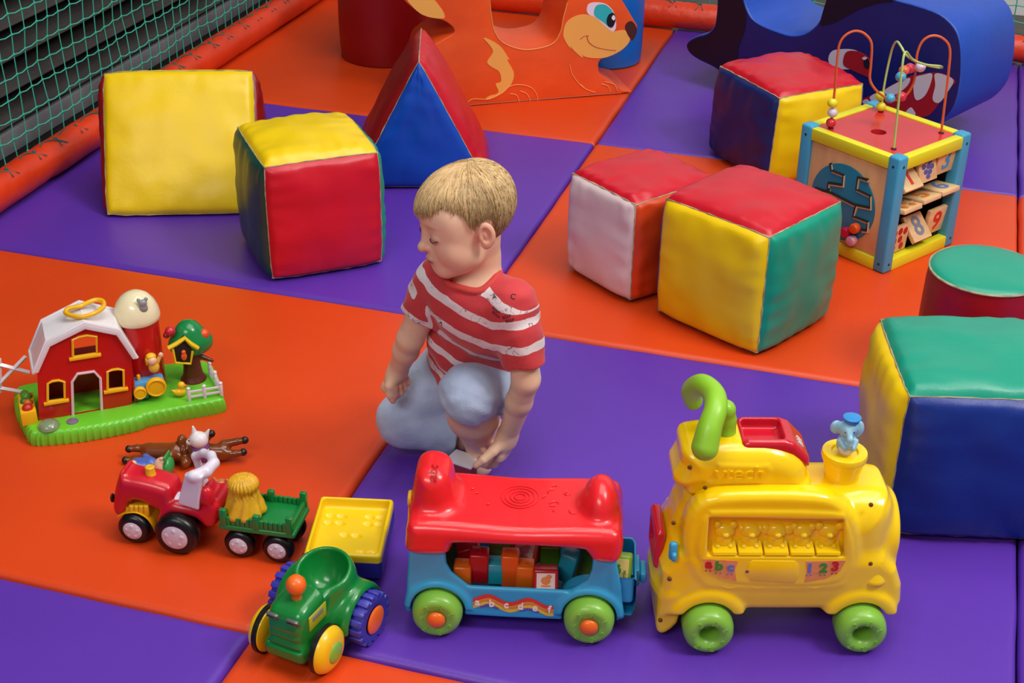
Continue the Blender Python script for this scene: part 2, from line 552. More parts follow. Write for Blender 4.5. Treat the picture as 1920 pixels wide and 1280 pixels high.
a, kn = net((X0-RR*2.4, 1.5, RR*1.2), (0, 1, 0), 3.1, 1.0, .05, .0035, 2.0)
t = thing('safety_net', 'green square mesh safety net in front of the dark slatted wall', 'net')
obj('mesh_cord', a, net_m, t); obj('knot', kn, net_m, t)['kind'] = 'stuff'
a, kn = net((X0, yb+RR*1.5, RR*1.2), (1, 0, 0), 3.3, .75, .055, .004, 6.0)
t = thing('safety_net', 'green square mesh safety net in front of the pale back wall', 'net')
obj('mesh_cord', a, net_m, t); obj('knot', kn, net_m, t)['kind'] = 'stuff'

# ---- walls behind the nets
slat_m = mat('dark_slat_metal', '3c3938', .5, var=.25, vscale=6)
pale_m = mat('grey_board', '77757a', .55, bump=.15, bscale=40, var=.25, vscale=6)
xw = -2.21
struct(obj('wall_left', mv(rbox(.04, 5.5, 2.6, 0), xw-.16, 2.6, 1.24), mat('black_recess', '0b0a0a', .8)))
def slat(z0):
    poly = [(xw-.12, z0-.004), (xw-.012, z0-.002), (xw, z0), (xw, z0+.004), (xw-.003, z0+.006), (xw-.012, z0+.012), (xw-.03, z0+.026), (xw-.06, z0+.036), (xw-.12, z0+.04)]
    return prism(poly, 0, 5.4, 0)
for k in range(10):
    struct(obj('trim_%d' % (k+1), mv(slat(.068+.079*k), 0, -.1, 0), slat_m, smooth=70))
struct(obj('baseboard_left', mv(rbox(.03, 5.5, .058, .003), xw-.013, 2.6, .026), pale_m))
struct(obj('trim_11', mv(rbox(.06, 5.5, .03, .003), xw-.035, 2.6, -.02), mat('dark_skirting', '1d1d1f', .6)))
struct(obj('wall_back', mv(rbox(5.5, .05, 3, 0), -.2, Y4+.75, 1.4), mat('pale_wall', 'dcdbd9', .8, var=.06, vscale=3)))
# ------------------------------------------------------------------ soft play blocks
V_RED = vinyl('red_vinyl', 'c91328', .33, var=.04)
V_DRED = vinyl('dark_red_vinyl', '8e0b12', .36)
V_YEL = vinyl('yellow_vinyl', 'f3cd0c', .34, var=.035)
V_GRN = vinyl('teal_vinyl', '0e967b', .32, var=.05)
V_SHADE_GRN = vinyl('shaded_green_vinyl', '0d4a44', .36)  # green with the shade of the cube's left side put into the colour
V_BLU = vinyl('blue_vinyl', '0b49b4', .33)
V_NAVY = vinyl('navy_vinyl', '11205e', .38)
V_WHT = vinyl('white_vinyl', 'dcc6cb', .45)
V_ORG = vinyl('orange_block_vinyl', 'd2400f', .4)
SEAM = mat('worn_seam', 'a89a78', .8, var=.5, vscale=40)

def panel(c, nrm, bulge, seed, n=34, wr=.0027, tri=False):
    """stuffed vinyl panel between corner points, puckered along its seams"""
    c = [np.array(q, float) for q in c]; nrm = np.array(nrm, float)
    Lu = np.linalg.norm(c[1]-c[0]); Lv = np.linalg.norm(c[3]-c[0]) if not tri else Lu
    V, F = [], []
    us = [.5-.5*math.cos(PI*i/(n-1)) for i in range(n)]
    us = [.35*a+.65*b for a, b in zip(us, [i/(n-1) for i in range(n)])]
    for a in us:
        for b in us:
            if tri:  # third corner collapses
                p = (c[0]*(1-a)+c[1]*a)*(1-b)+c[2]*b
                du = min(a, 1-a)*Lu*(1-b); dv = b*Lu*.87
                eu, ev = (1-abs(2*a-1)**2.2), 1-abs(2*b-1)**2.2 if b > .5 else 1-abs(2*b-1)**2.5
                if b > .98: eu = 0
            else:
                p = (c[0]*(1-a)+c[1]*a)*(1-b)+(c[3]*(1-a)+c[2]*a)*b
                du = min(a, 1-a)*Lu; dv = min(b, 1-b)*Lv
                eu, ev = 1-abs(2*a-1)**2.6, 1-abs(2*b-1)**2.6
            h = bulge*(eu*ev)**.65
            rim = min(1, du/.014)*min(1, dv/.014)
            h += .007*math.sqrt(max(0, 1-(1-min(1, du/.016))**2))*math.sqrt(max(0, 1-(1-min(1, dv/.016))**2))
            x, y = a*Lu, b*Lv
            puck = math.sin(x*150+4*fbm(x*11+seed, y*5))*math.exp(-dv/.03)*(.35+fbm(x*7+seed, 1.7))+math.sin(y*150+4*fbm(y*11, x*5+seed))*math.exp(-du/.03)*(.35+fbm(y*7+seed, 9.1))
            h += wr*rim*(puck+1.3*fbm(x*16+seed, y*16, seed))
            V.append(p+nrm*h)
    for i in range(n-1):
        for j in range(n-1): F.append((i*n+j, (i+1)*n+j, (i+1)*n+j+1, i*n+j+1))
    return (np.array(V), F)

def soften(g, corners, amt=.0045, rad=.03):
    """pull the stuffed corners in a little"""
    V = np.array(g[0], float); C_ = np.array(corners, float); cen = C_.mean(0)
    for c in C_:
        w_ = np.exp(-(np.linalg.norm(V-c, axis=1)/rad)**2)
        V += (cen-c)/np.linalg.norm(cen-c)*amt*w_[:, None]
    V[:, 2] = np.maximum(V[:, 2], .002)
    return (V, g[1])
def seams(edges, r, seed):
    gs = []
    for k, (a, b) in enumerate(edges):
        a = np.array(a, float); b = np.array(b, float); n = 26
        P = [a+(b-a)*i/(n-1)+np.array([fbm(i*.5, k*3+seed), fbm(i*.5, k*3+seed, 5), fbm(i*.5, k+seed, 9)])*.0012 for i in range(n)]
        R = [r*(1+.7*fbm(i*.8+seed, k*2.3)) for i in range(n)]
        gs.append(tube(P, R, 6))
    return gs

def foam_cube(label, loc, rot, w, d, h, cols, seed, bulge=.016, lean=(0, 0)):
    t = thing('foam_cube', label, 'soft play cube', loc, rot, None)
    lx, ly = lean
    C = {(i, j, k): (i*w/2+(lx if k else 0), j*d/2+(ly if k else 0), .006 if k == 0 else h) for i in (-1, 1) for j in (-1, 1) for k in (0, 1)}
    Q = dict(front=([(-1, -1, 0), (1, -1, 0), (1, -1, 1), (-1, -1, 1)], (0, -1, 0)), back=([(1, 1, 0), (-1, 1, 0), (-1, 1, 1), (1, 1, 1)], (0, 1, 0)),
             left=([(-1, 1, 0), (-1, -1, 0), (-1, -1, 1), (-1, 1, 1)], (-1, 0, 0)), right=([(1, -1, 0), (1, 1, 0), (1, 1, 1), (1, -1, 1)], (1, 0, 0)),
             top=([(-1, -1, 1), (1, -1, 1), (1, 1, 1), (-1, 1, 1)], (0, 0, 1)), bottom=([(-1, 1, 0), (1, 1, 0), (1, -1, 0), (-1, -1, 0)], (0, 0, -1)))
    for i, (k, (cs, n)) in enumerate(Q.items()):
        m_, nm = cols.get(k, cols.get('other'))
        p = obj('panel', soften(panel([C[q] for q in cs], n, .0 if k == 'bottom' else bulge, seed+i*5.3, wr=.0 if k == 'bottom' else .0038), list(C.values())), m_, t, 180)
        if k in cols: part_label(p, '%s vinyl panel' % nm)
    E_ = [((a, b, 0), (a, b, 1)) for a in (-1, 1) for b in (-1, 1)]+[((-1, b, k), (1, b, k)) for b in (-1, 1) for k in (0, 1)]+[((a, -1, k), (a, 1, k)) for a in (-1, 1) for k in (0, 1)]
    obj('seam', soften(join(seams([(C[a], C[b]) for a, b in E_], .0014, seed)), list(C.values())), SEAM, t)
    return t

R_, Y_, G_, DG_, B_, N_, W_, O_, DR_ = (V_RED, 'red'), (V_YEL, 'yellow'), (V_GRN, 'teal green'), (V_SHADE_GRN, 'shaded green'), (V_BLU, 'blue'), (V_NAVY, 'navy blue'), (V_WHT, 'white'), (V_ORG, 'orange'), (V_DRED, 'dark red')
foam_cube('foam cube with yellow top and red front, in front of the yellow wedge', (-1.255, 2.655, 0), math.radians(39), .245, .25, .262, dict(front=R_, top=Y_, left=DG_, right=G_, other=B_), 1)
foam_cube('foam cube with red top, yellow side and teal green side', (-.299, 2.65, 0), math.radians(-27.5), .252, .242, .258, dict(front=Y_, top=R_, right=G_, other=B_), 11)
foam_cube('foam cube with white side, orange side and loose red top', (-.545, 2.775, 0), math.radians(-36), .205, .225, .225, dict(front=W_, top=R_, right=O_, other=B_), 21, .010)
foam_cube('foam cube with navy side and yellow side, behind the bead maze', (-.345, 3.512, 0), math.radians(-47), .262, .25, .228, dict(front=N_, top=R_, right=Y_, other=B_), 31, lean=(0, .01))
foam_cube('foam cube with teal green top and navy blue front beside the yellow train', (.160, 2.135, 0), math.radians(14.5), .315, .25, .262, dict(front=(vinyl('deep_blue_vinyl', '0a2c83', .38), 'deep blue'), top=G_, left=Y_, other=R_), 41, .019)

# yellow wedge: triangular prism lying on one long face
def foam_prism(label, loc, rot, base, length, height, slope, slope2, end, axis, seed):
    """axis 'x': triangle ends point sideways; 'y': triangle end faces forward"""
    t = thing('foam_wedge', label, 'soft play wedge', loc, rot)
    if axis == 'x':
        A = lambda s: (s*length/2, 0, .006); Bk = lambda s: (s*length/2, base, .006); T = lambda s: (s*length/2, base/2, height)
    else:
        A = lambda s: (-base/2, 0 if s < 0 else length, .006); Bk = lambda s: (base/2, 0 if s < 0 else length, .006); T = lambda s: (0, 0 if s < 0 else length, height)
    def nrm(a, b, c):
        n = np.cross(np.subtract(b, a), np.subtract(c, a)); return n/np.linalg.norm(n)
    K6 = [A(-1), A(1), Bk(-1), Bk(1), T(1), T(-1)]
    cen = np.mean([A(-1), A(1), Bk(-1), Bk(1), T(1), T(-1)], 0)
    def add(cs, m_, lb, tri=False, b=.02):
        n = nrm(*cs[:3])
        if n.dot(np.mean(cs, 0)-cen) < 0: n = -n
        p = obj('panel', soften(panel(cs, n, b, seed+len(t.children)*3.1, tri=tri, n=40, wr=.003), K6), m_, t, 180)
        if lb: part_label(p, lb)
    add([A(-1), A(1), T(1), T(-1)], slope[0], slope[1])
    add([Bk(1), Bk(-1), T(-1), T(1)], slope2[0], slope2[1])
    add([A(1), A(-1), Bk(-1), Bk(1)], V_BLU, None, b=0)
    for s in (-1, 1): add([A(s), Bk(s), T(s)], end[0], end[1], True, .01)
    ed = [(f(-1), f(1)) for f in (A, Bk, T)]+[(f(s), g(s)) for s in (-1, 1) for f, g in ((A, Bk), (Bk, T), (T, A))]
    obj('seam', soften(join(seams(ed, .0013, seed)), K6), SEAM, t)
    return t
foam_prism('yellow foam wedge with red ends, leaning face towards the child, by the rail', (-1.613, 2.722, 0), .375, .337, .344, .292, (V_YEL, 'yellow sloping panel'), (V_YEL, None), (V_DRED, 'dark red end panel'), 'x', 3)
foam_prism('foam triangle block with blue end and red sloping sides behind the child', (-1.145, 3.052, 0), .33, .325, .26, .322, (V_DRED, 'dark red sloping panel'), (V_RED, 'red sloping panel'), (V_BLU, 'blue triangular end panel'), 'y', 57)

def foam_cylinder(label, x, y, r, h, side, top, seed, toplabel):
    t = thing('foam_cylinder', label, 'soft play cylinder', (x, y, 0))
    def fs(u, v):
        a = 2*PI*u
        rr = r*(1+.012*math.sin(PI*v)+.02*min(1, min(v, 1-v)*8)+.006*fbm(math.cos(a)*3+seed, math.sin(a)*3, v*4)+.004*fbm(math.cos(a)*9+seed, math.sin(a)*9, v*1.5))
        return (rr*math.cos(a), rr*math.sin(a), .004+v*(h-.004))
    obj('side_panel', grid(fs, 72, 26, cu=True), side, t, 180)
    def ft(u, v):
        a = 2*PI*u; q = v*r
        z = h+.008*(1-v**4)+.004*math.sqrt(max(0, 1-(1-min(1, (r-q)/.012))**2))+.0016*fbm(q*math.cos(a)*18+seed, q*math.sin(a)*18)*min(1, (1-v)*9)
        return (q*math.cos(a), q*math.sin(a), z)
    part_label(obj('top_panel', grid(ft, 72, 20, cu=True), top, t, 180), toplabel)
    obj('seam', torus(r*1.004, .0022, 72, 6), SEAM, t)
    for q in t.children:
        if q.name.startswith('seam'): q.location.z = h
    obj('bottom_panel', mv(cyl(r*.99, .006, 48), 0, 0, .005), side, t)
foam_cylinder('round foam stool with green top and red side behind the teal topped cube', .150, 2.525, .103, .232, vinyl('crimson_vinyl', 'a31420', .36), V_GRN, 5, 'green round top')
foam_cylinder('dark red foam cylinder behind the fox rider, top out of frame', -1.60, 3.985, .135, .32, V_DRED, V_DRED, 15, 'dark red round top')
foam_cylinder('blue foam cylinder mostly hidden behind the head of the fox rider', -.962, 4.165, .11, .3, vinyl('sky_blue_vinyl', '1468c4', .38), V_BLU, 25, 'blue round top')

# ------------------------------------------------------------------ animal riders (side cut-outs with thick foam bodies)
def plane_frame(o, ang):
    """frame of a vertical side panel: local x along it, local y into the body"""
    c, s = math.cos(ang), math.sin(ang); n = np.array([s, -c, 0])
    def loc(px, py):
        p = plane_pt(px, py, o, n)-np.array(o); return (p[0]*c+p[1]*s, p[2])
    return loc
def patch(poly, y0, th=.0016, sm=5):
    P = smooth_path(np.array(poly), sm, True) if sm else np.array(poly)
    return prism([tuple(p) for p in P], y0-th, y0+.002, 0)

# whale
wo = at(1600, 252); wo[2] = 0
wa = math.radians(-27)
wl_ = plane_frame(wo, wa)
t = thing('whale_rider', 'big dark blue whale shaped foam rider with toothy mouth, behind the bead maze', 'soft play rider', wo, wa)
out = [(1286, 88), (1290, 77), (1305, 68), (1325, 62), (1338, 50), (1342, 30), (1344, 0), (1343, -40), (1335, -80), (1352, -92), (1375, -75), (1388, -35), (1396, 2), (1402, 20), (1412, 36), (1430, 48), (1455, 58), (1482, 66), (1508, 63), (1530, 47), (1542, 25), (1548, 2), (1556, -20), (1580, -28), (1630, -18), (1682, 0), (1719, 10), (1762, 26), (1789, 50), (1800, 77), (1803, 109), (1801, 153), (1791, 197), (1771, 224), (1745, 240), (1700, 250), (1650, 253), (1600, 252), (1500, 240), (1420, 200), (1370, 152), (1340, 128), (1310, 113), (1293, 101)]
P = smooth_path([wl_(*q) for q in out], 3, True)
P[:, 1] = np.maximum(P[:, 1], .001)
WT = .28
W_SIDE = vinyl('whale_navy', '101a63', .4); W_TOP = vinyl('whale_blue', '1f4fb8', .4); W_BLK = vinyl('whale_black', '05071e', .45)
body = prism([tuple(q) for q in P], 0, WT, .006, 3)
o = obj('body', body, W_TOP, t, 35); o.data.materials.append(W_SIDE)
for f in o.data.polygons:
    if f.normal.y < -.8 or f.normal.y > .8: f.material_index = 1
cr = lambda L, s=4.571, x=1500, y=0: [wl_(a/s+x, b/s+y) for a, b in L]
part_label(obj('back_marking', patch([wl_(*q) for q in [(1549, 3), (1557, -17), (1580, -25), (1630, -15), (1676, 1), (1650, 5), (1610, 18), (1570, 40), (1549, 46), (1538, 44)]], 0, .0012, 3), W_BLK, t), 'black marking on the back')
part_label(obj('tail_marking', patch([wl_(*q) for q in [(1290, 88), (1293, 79), (1308, 71), (1328, 65), (1342, 50), (1346, 25), (1347, -20), (1340, -76), (1352, -86), (1372, -70), (1385, -32), (1393, 4), (1400, 26), (1396, 60), (1385, 90), (1384, 130), (1392, 160), (1372, 148), (1342, 125), (1312, 110), (1296, 99)]], 0, .0012, 3), W_BLK, t), 'black tail marking')
e = obj('eye', patch(cr([(245, 500), (280, 435), (380, 420), (470, 430), (560, 480), (590, 560), (480, 590), (330, 590), (265, 560)]), 0, .0012), mat('print_white', 'c6c3cd', .5), t)
RD = mat('print_red', '9c0f16', .5)
obj('iris', patch(cr([(372, 520), (400, 445), (480, 435), (560, 470), (598, 520), (598, 650), (540, 640), (450, 600), (385, 565)]), 0, .002), RD, e)
obj('pupil', patch(cr([(550, 520), (590, 505), (600, 560), (585, 590), (555, 570)]), 0, .0026), mat('print_black', '101018', .5), e)
obj('glint', patch(cr([(537, 497), (557, 485), (578, 497), (557, 512)]), 0, .0032), mat('print_white', 'c6c3cd', .5), e)
mo = obj('mouth', patch(cr([(535, 860), (600, 820), (740, 755), (850, 695), (950, 650), (1140, 622), (1250, 640), (1332, 695), (1300, 740), (1210, 862), (1100, 990), (960, 990), (800, 960), (640, 920)]), 0, .0012, 4), RD, t)
for L in ([(600, 835), (655, 800), (690, 850), (640, 880)], [(725, 775), (850, 700), (942, 668), (925, 730), (840, 800), (765, 815)], [(985, 665), (1060, 640), (1132, 632), (1120, 720), (1075, 815), (1015, 857), (985, 832), (975, 740)], [(1160, 632), (1250, 645), (1318, 693), (1265, 790), (1205, 872), (1160, 875), (1140, 835), (1162, 730)], [(912, 965), (948, 920), (978, 948), (988, 985)], [(540, 865), (575, 850), (600, 880), (560, 900)]):
    obj('tooth', patch(cr(L), 0, .002), mat('print_white', 'c6c3cd', .5), mo)

# fox
fo = at(878, 198.5); fe = at(1163, 176)
fa = math.atan2(fe[1]-fo[1], fe[0]-fo[0])
fl_ = plane_frame(fo, fa)
t = thing('fox_rider', 'orange fox shaped foam rider with tan muzzle and blue eye', 'soft play rider', fo, fa)
out = [(800, 200), (870, 199), (1163, 177), (1164, 168), (1150, 155), (1128, 142), (1122, 128), (1126, 112), (1150, 104), (1172, 90), (1185, 72), (1195, 52), (1190, 40), (1166, 0), (1150, -25), (1112, -42), (1080, -25), (1064, 5), (1056, 35), (1050, 62), (1032, 84), (985, 93), (945, 81), (928, 60), (922, 35), (918, 0), (908, -35), (880, -70), (820, -66), (772, -40), (752, -12), (772, 14), (800, 29), (830, 38), (848, 50), (851, 62), (832, 74), (812, 86), (798, 102), (790, 150)]
F_O = vinyl('fox_orange', 'e9551d', .42, bump=.35, bscale=14); F_T = mat('fox_tan', 'f0ac52', .45)
P = np.array([fl_(*q) for q in out]); P[:3, 1] = .001
Q = smooth_path(P, 3, True); Q[:, 1] = np.maximum(Q[:, 1], .001)
obj('body', prism([tuple(q) for q in Q], 0, .2, .006, 3), F_O, t, 35)
fr = lambda L, s=2.9766, x=600, y=0: [fl_(a/s+x, b/s+y) for a, b in L]
obj('cheek_patch', patch(fr([(1357, 190), (1375, 125), (1430, 88), (1490, 82), (1550, 105), (1610, 160), (1640, 175), (1700, 168), (1725, 195), (1725, 232), (1680, 280), (1600, 318), (1530, 324), (1475, 315), (1462, 300), (1465, 322), (1420, 285), (1395, 255), (1402, 275), (1372, 235)]), 0, .0014, 3), F_T, t)
part_label(obj('tail_tip', patch(fr([(485, -5), (510, 30), (560, 75), (620, 97), (690, 102), (690, 70), (660, 25), (620, -20), (560, -60), (490, -50)]), 0, .0014, 3), F_T, t), 'tan tail tip')
obj('thigh_patch', patch(fr([(912, 212), (955, 225), (1010, 262), (1050, 320), (1058, 332), (1045, 335), (1080, 400), (1075, 450), (1050, 490), (1010, 520), (960, 548), (925, 552), (945, 535), (985, 525), (995, 505), (980, 468), (1010, 455), (1000, 400), (960, 375), (932, 345), (965, 290), (945, 250)]), 0, .0014, 3), F_T, t)
e = obj('eye', patch(fr([(1488, 55), (1500, 22), (1545, 13), (1600, 25), (1640, 70), (1652, 140), (1640, 172), (1615, 165), (1540, 100), (1500, 80)]), 0, .0016, 4), mat('fox_eye_white', 'e9d5e4', .45), t)
obj('iris', patch(fr([(1528, 60), (1545, 28), (1590, 25), (1630, 60), (1645, 110), (1620, 150), (1575, 118), (1535, 90)]), 0, .0024, 4), mat('fox_iris', '2fb3b8', .45), e)
obj('pupil', patch(fr([(1598, 110), (1612, 78), (1638, 72), (1648, 110), (1630, 150), (1605, 142)]), 0, .0032, 4), mat('print_black', '101018', .5), e)
obj('glint', patch(fr([(1625, 98), (1636, 82), (1646, 98), (1637, 112)]), 0, .004, 4), mat('print_pale', 'ece6ee', .5), e)
part_label(obj('nose', patch(fr([(1702, 150), (1715, 125), (1740, 118), (1762, 145), (1768, 178), (1745, 225), (1732, 215), (1715, 190)]), 0, .0018, 4), mat('fox_nose', '4a241c', .45), t), 'dark brown nose')
def line(L, r=.0013, f=fr):
    P = smooth_path([(a, -.0015, b) for a, b in f(L)], 5); return tube(P, r, 5)
obj('smile_line', [line([(1450, 218), (1475, 200), (1500, 198)]), line([(1488, 200), (1500, 235), (1540, 262), (1600, 275), (1650, 280)])], mat('fox_line', 'b4502a', .5), t)
for L in ([(820, 598), (825, 570), (850, 552), (900, 552), (950, 550), (1020, 515), (1060, 480), (1120, 472), (1180, 490), (1210, 530), (1215, 565)], [(1060, 522), (1095, 530), (1112, 568)], [(1115, 506), (1155, 525), (1175, 566)], [(1395, 362), (1405, 410), (1440, 460), (1480, 495), (1535, 515)], [(1570, 468), (1605, 480), (1618, 512)], [(1590, 455), (1640, 470), (1660, 508)], [(1455, 470), (1475, 490)]): obj('paw_line', line(L, .0011), mat('fox_paw_line', 'f5a65c', .5), t)
sad = [(942, -.0), (918, 0), (922, 35), (928, 60), (945, 81), (985, 93), (1032, 84), (1050, 62), (1056, 35), (1064, 5)][1:]
obj('piping', tube(smooth_path([(a, -.0005, b) for a, b in [fl_(*q) for q in sad]], 6), .0012, 5), mat('fox_paw_line', 'f5a65c', .5), t)
part_label(obj('skirt_hem', tube([(fl_(868, 199)[0], -.001, .003), (fl_(1163, 176)[0], -.001, .003)], .0016, 5), mat('fox_hem', 'a83a14', .5), t), 'dark hem along the floor')

# ------------------------------------------------------------------ wooden bead maze cube
act = thing('bead_maze_cube', 'wooden activity cube with yellow frame, blue posts and wire bead maze on top', 'activity cube', (-.079, 3.109, 0), math.radians(-33.5))
AW, AD, AH = .268, .252, .264
P_BLUE = mat('painted_blue_wood', '3f9dc6', .45, var=.08, vscale=12); P_YEL = mat('painted_yellow_wood', 'e2dc22', .45, var=.05, vscale=12)
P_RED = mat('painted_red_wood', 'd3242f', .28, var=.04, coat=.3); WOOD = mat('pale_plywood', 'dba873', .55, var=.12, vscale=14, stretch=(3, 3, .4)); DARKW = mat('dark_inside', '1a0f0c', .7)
TILE = mat('beech_tile', 'e2bd8a', .5, var=.1, vscale=20, stretch=(1, 1, 5)); DK = mat('screw_dark', '1c2a36', .5)
ps = .031
for i in (-1, 1):
    for j in (-1, 1):
        q = obj('post', mv(rbox(ps, ps, AH+.004, .006, 3), i*(AW-ps)/2, j*(AD-ps)/2, AH/2+.002), P_BLUE, act)
        for z in (.02, AH-.018):
            obj('screw_hole', mv(cyl(.0032, .002, 12, 'Y'), i*(AW-ps)/2, j*AD/2, z), DK, q)
            obj('screw_hole', mv(cyl(.0032, .002, 12, 'X'), i*AW/2, j*(AD-ps)/2, z), DK, q)
for z in (.014, AH-.014):
    for s in (-1, 1):
        obj('rail', mv(rbox(AW-2*ps+.004, .022, .028, .003), 0, s*(AD-.024)/2, z), P_YEL, act)
        obj('rail', mv(rbox(.022, AD-2*ps+.004, .028, .003), s*(AW-.024)/2, 0, z), P_YEL, act)
# top panel with a sorter hole
n = 40; hx, hy = (AW-.046)/2, (AD-.046)/2; hc = np.array([-.005, -.02]); rr = .017
def tp(u, v):
    a = 2*PI*u; d = np.array([math.cos(a), math.sin(a)]); k = min((hx-hc[0]*np.sign(d[0]))/max(abs(d[0]), 1e-6), (hy-hc[1]*np.sign(d[1]))/max(abs(d[1]), 1e-6))
    if v < .2: return (*(hc+d*rr), AH-.02)
    return (*(hc+d*(rr+(k-rr)*(v-.25)/.75)), AH-.003) if v > .26 else (*(hc+d*rr), AH-.003)
part_label(obj('top_panel', [grid(tp, 96, 9, cu=True)], P_RED, act, 30), 'red top panel with round hole')
obj('hole_bottom', mv(cyl(rr*1.3, .002, 24), hc[0], hc[1], AH-.021), DARKW, act)
# maze side
pl = obj('maze_panel', mv(rbox(AW-2*ps+.002, .008, AH-.05, .001), 0, -AD/2+.012, AH/2), WOOD, act)
ac = at  # photo pixel to the front face of the cube
ca, sa = math.cos(math.radians(-33.5)), math.sin(math.radians(-33.5))
def aface(px, py, side='front', dy=0.0):
    if side == 'front':
        o = np.array([-.079, 3.109, 0])+np.array([sa, -ca, 0])*(AD/2-.008+dy); n = np.array([sa, -ca, 0])
    else:
        o = np.array([-.079, 3.109, 0])+np.array([ca, sa, 0])*(AW/2-.008+dy); n = np.array([ca, sa, 0])
    p = plane_pt(px, py, o, n)-np.array([-.079, 3.109, 0])
    return np.array([p[0]*ca+p[1]*sa, -p[0]*sa+p[1]*ca, p[2]])
cc = np.array([-.002, 0, .122])
disc = obj('maze_disc', mv(cyl(.087, .004, 56, 'Y', .0006), cc[0], -AD/2+.0072, cc[2]), mat('maze_blue', '1f7d9c', .45, var=.06), pl)
zz = lambda L: [aface(a/2.56+1460, b/2.56+40, dy=.0035) for a, b in L]
gs = []; gl = []
for L in ([(248, 680), (255, 715), (312, 738), (308, 785), (240, 775), (238, 808)], [(176, 800), (250, 822), (360, 878), (440, 895), (440, 838), (374, 806), (382, 748), (430, 762)], [(372, 880), (358, 935), (428, 962), (424, 1004), (396, 1000)], [(240, 800), (246, 822)]):
    P = np.array(zz(L))
    P = smooth_path(P, 4) if False else P
    gs.append(tube(P, .0036, 6, flat=1)); gl.append(tube(P+np.array([.0022, .001, -.0028]), .0036, 6))
obj('maze_slot', gs, mat('maze_slot_dark', '20150f', .6), disc); part_label(obj('slot_edge', gl, mat('maze_slot_edge', 'd6b98a', .6), disc), 'pale cut edge of the slot')
for (a, b), c, nm in (((366, 993), 'e2561a', 'orange'), ((322, 1012), 'c2183f', 'crimson'), ((350, 1052), 'd99aae', 'pink')):
    p = aface(a/2.56+1460, b/2.56+40, dy=.012)
    part_label(obj('maze_peg', mv(cyl(.0115, .018, 20, 'Y', .004), *p), plastic('peg_'+nm, c), disc), nm+' sliding peg')
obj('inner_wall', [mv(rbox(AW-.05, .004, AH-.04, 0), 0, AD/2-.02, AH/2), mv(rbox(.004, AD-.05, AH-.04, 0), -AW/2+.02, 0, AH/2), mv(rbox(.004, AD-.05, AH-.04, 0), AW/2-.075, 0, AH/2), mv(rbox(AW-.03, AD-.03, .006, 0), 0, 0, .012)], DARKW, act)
# number tiles on rods
ink = lambda c: mat('ink_'+c, c, .5)
def num_tile(yc, zc, tilt, kind, colr):
    w, h, th = .062, .062, .011
    M_ = Matrix.Translation((AW/2-.02, yc, zc)) @ Matrix.Rotation(PI/2, 4, 'Z') @ Matrix.Rotation(tilt, 4, 'X')
    p = obj('number_tile', xf(rbox(w, th, h, .002), M_), TILE, act)
    gs = []
    if kind == 'berries':
        for a, b in ((-.018, .018), (0, .02), (.018, .017), (-.016, -.001), (.004, 0), (-.015, -.019), (.012, -.018)):
            gs.append(mv(ball(.0078, 1, .2, 1.15, 12, 8), a, -th/2, b))
        part_label(obj('strawberry_picture', xf(join(gs), M_), ink(colr), p), 'printed red strawberries')
    elif kind == 'grapes':
        for a, b in ((-.006, .016), (.008, .012), (-.014, .004), (.002, .002), (.014, 0), (-.008, -.008), (.006, -.01), (-.001, -.019)):
            gs.append(mv(ball(.0066, 1.2, .2, .9, 10, 8), a, -th/2, b))
        obj('picture', xf(join(gs), M_), ink(colr), p)
    else:
        part_label(obj('numeral', xf(mv(text(kind, .062, .0006, .0012), 0, -th/2-.0004, 0), M_), ink(colr), p), 'printed numeral %s' % kind)
ys = [-.066, 0.0, .066]
num_tile(ys[0], .205, math.radians(-48), '1', 'cc2f2a'); num_tile(ys[1], .212, math.radians(-14), 'grapes', '5a5aa0'); num_tile(ys[2], .214, math.radians(6), '3', '3f9fd2')
num_tile(ys[0], .138, math.radians(-98), 'berries', 'e07b2a'); num_tile(ys[1], .142, math.radians(-101), '5', 'e07b2a'); num_tile(ys[2], .146, math.radians(-96), '6', '6f83b5')
num_tile(ys[0], .062, math.radians(4), 'berries', 'b8201c'); num_tile(ys[1], .07, math.radians(-42), '8', '7b8598'); num_tile(ys[2], .07, math.radians(8), '9', 'd2341e')
for z in (.205, .14, .066): obj('tile_rod', mv(cyl(.003, AD-.04, 10, 'Y'), AW/2-.02, 0, z), WOOD, act)
# wires
co = np.array([-.079, 3.109, 0])
def cl(p): p = np.asarray(p)-co; return np.array([p[0]*ca+p[1]*sa, -p[0]*sa+p[1]*ca, p[2]])
h1, h2 = at(1558, 238, AH), at(1765, 247, AH); n1 = np.cross(h2-h1, [0, 0, 1])
red_px = [(1558, 238), (1566, 160), (1571, 100), (1576, 78), (1588, 64), (1605, 58), (1622, 64), (1634, 82), (1633, 120), (1631, 148), (1640, 166), (1656, 180), (1676, 188), (1697, 180), (1712, 158), (1717, 130), (1720, 100), (1730, 77), (1748, 67), (1768, 72), (1781, 92), (1778, 140), (1772, 190), (1765, 247)]
W1 = [cl(plane_pt(a, b, h1, n1)) for a, b in red_px]
part_label(obj('maze_wire', tube(smooth_path(W1, 5), .0027, 8), plastic('wire_orange', 'd8602f', .35), act), 'orange double arch wire')
h3, h4 = at(1652, 207, AH), at(1676, 277, AH); n2 = -_fw*np.array([1, 1, 0])
midp = (h3+h4)/2
def gp(a, b, k): return cl(plane_pt(a, b, h3*(1-k)+h4*k, n2))
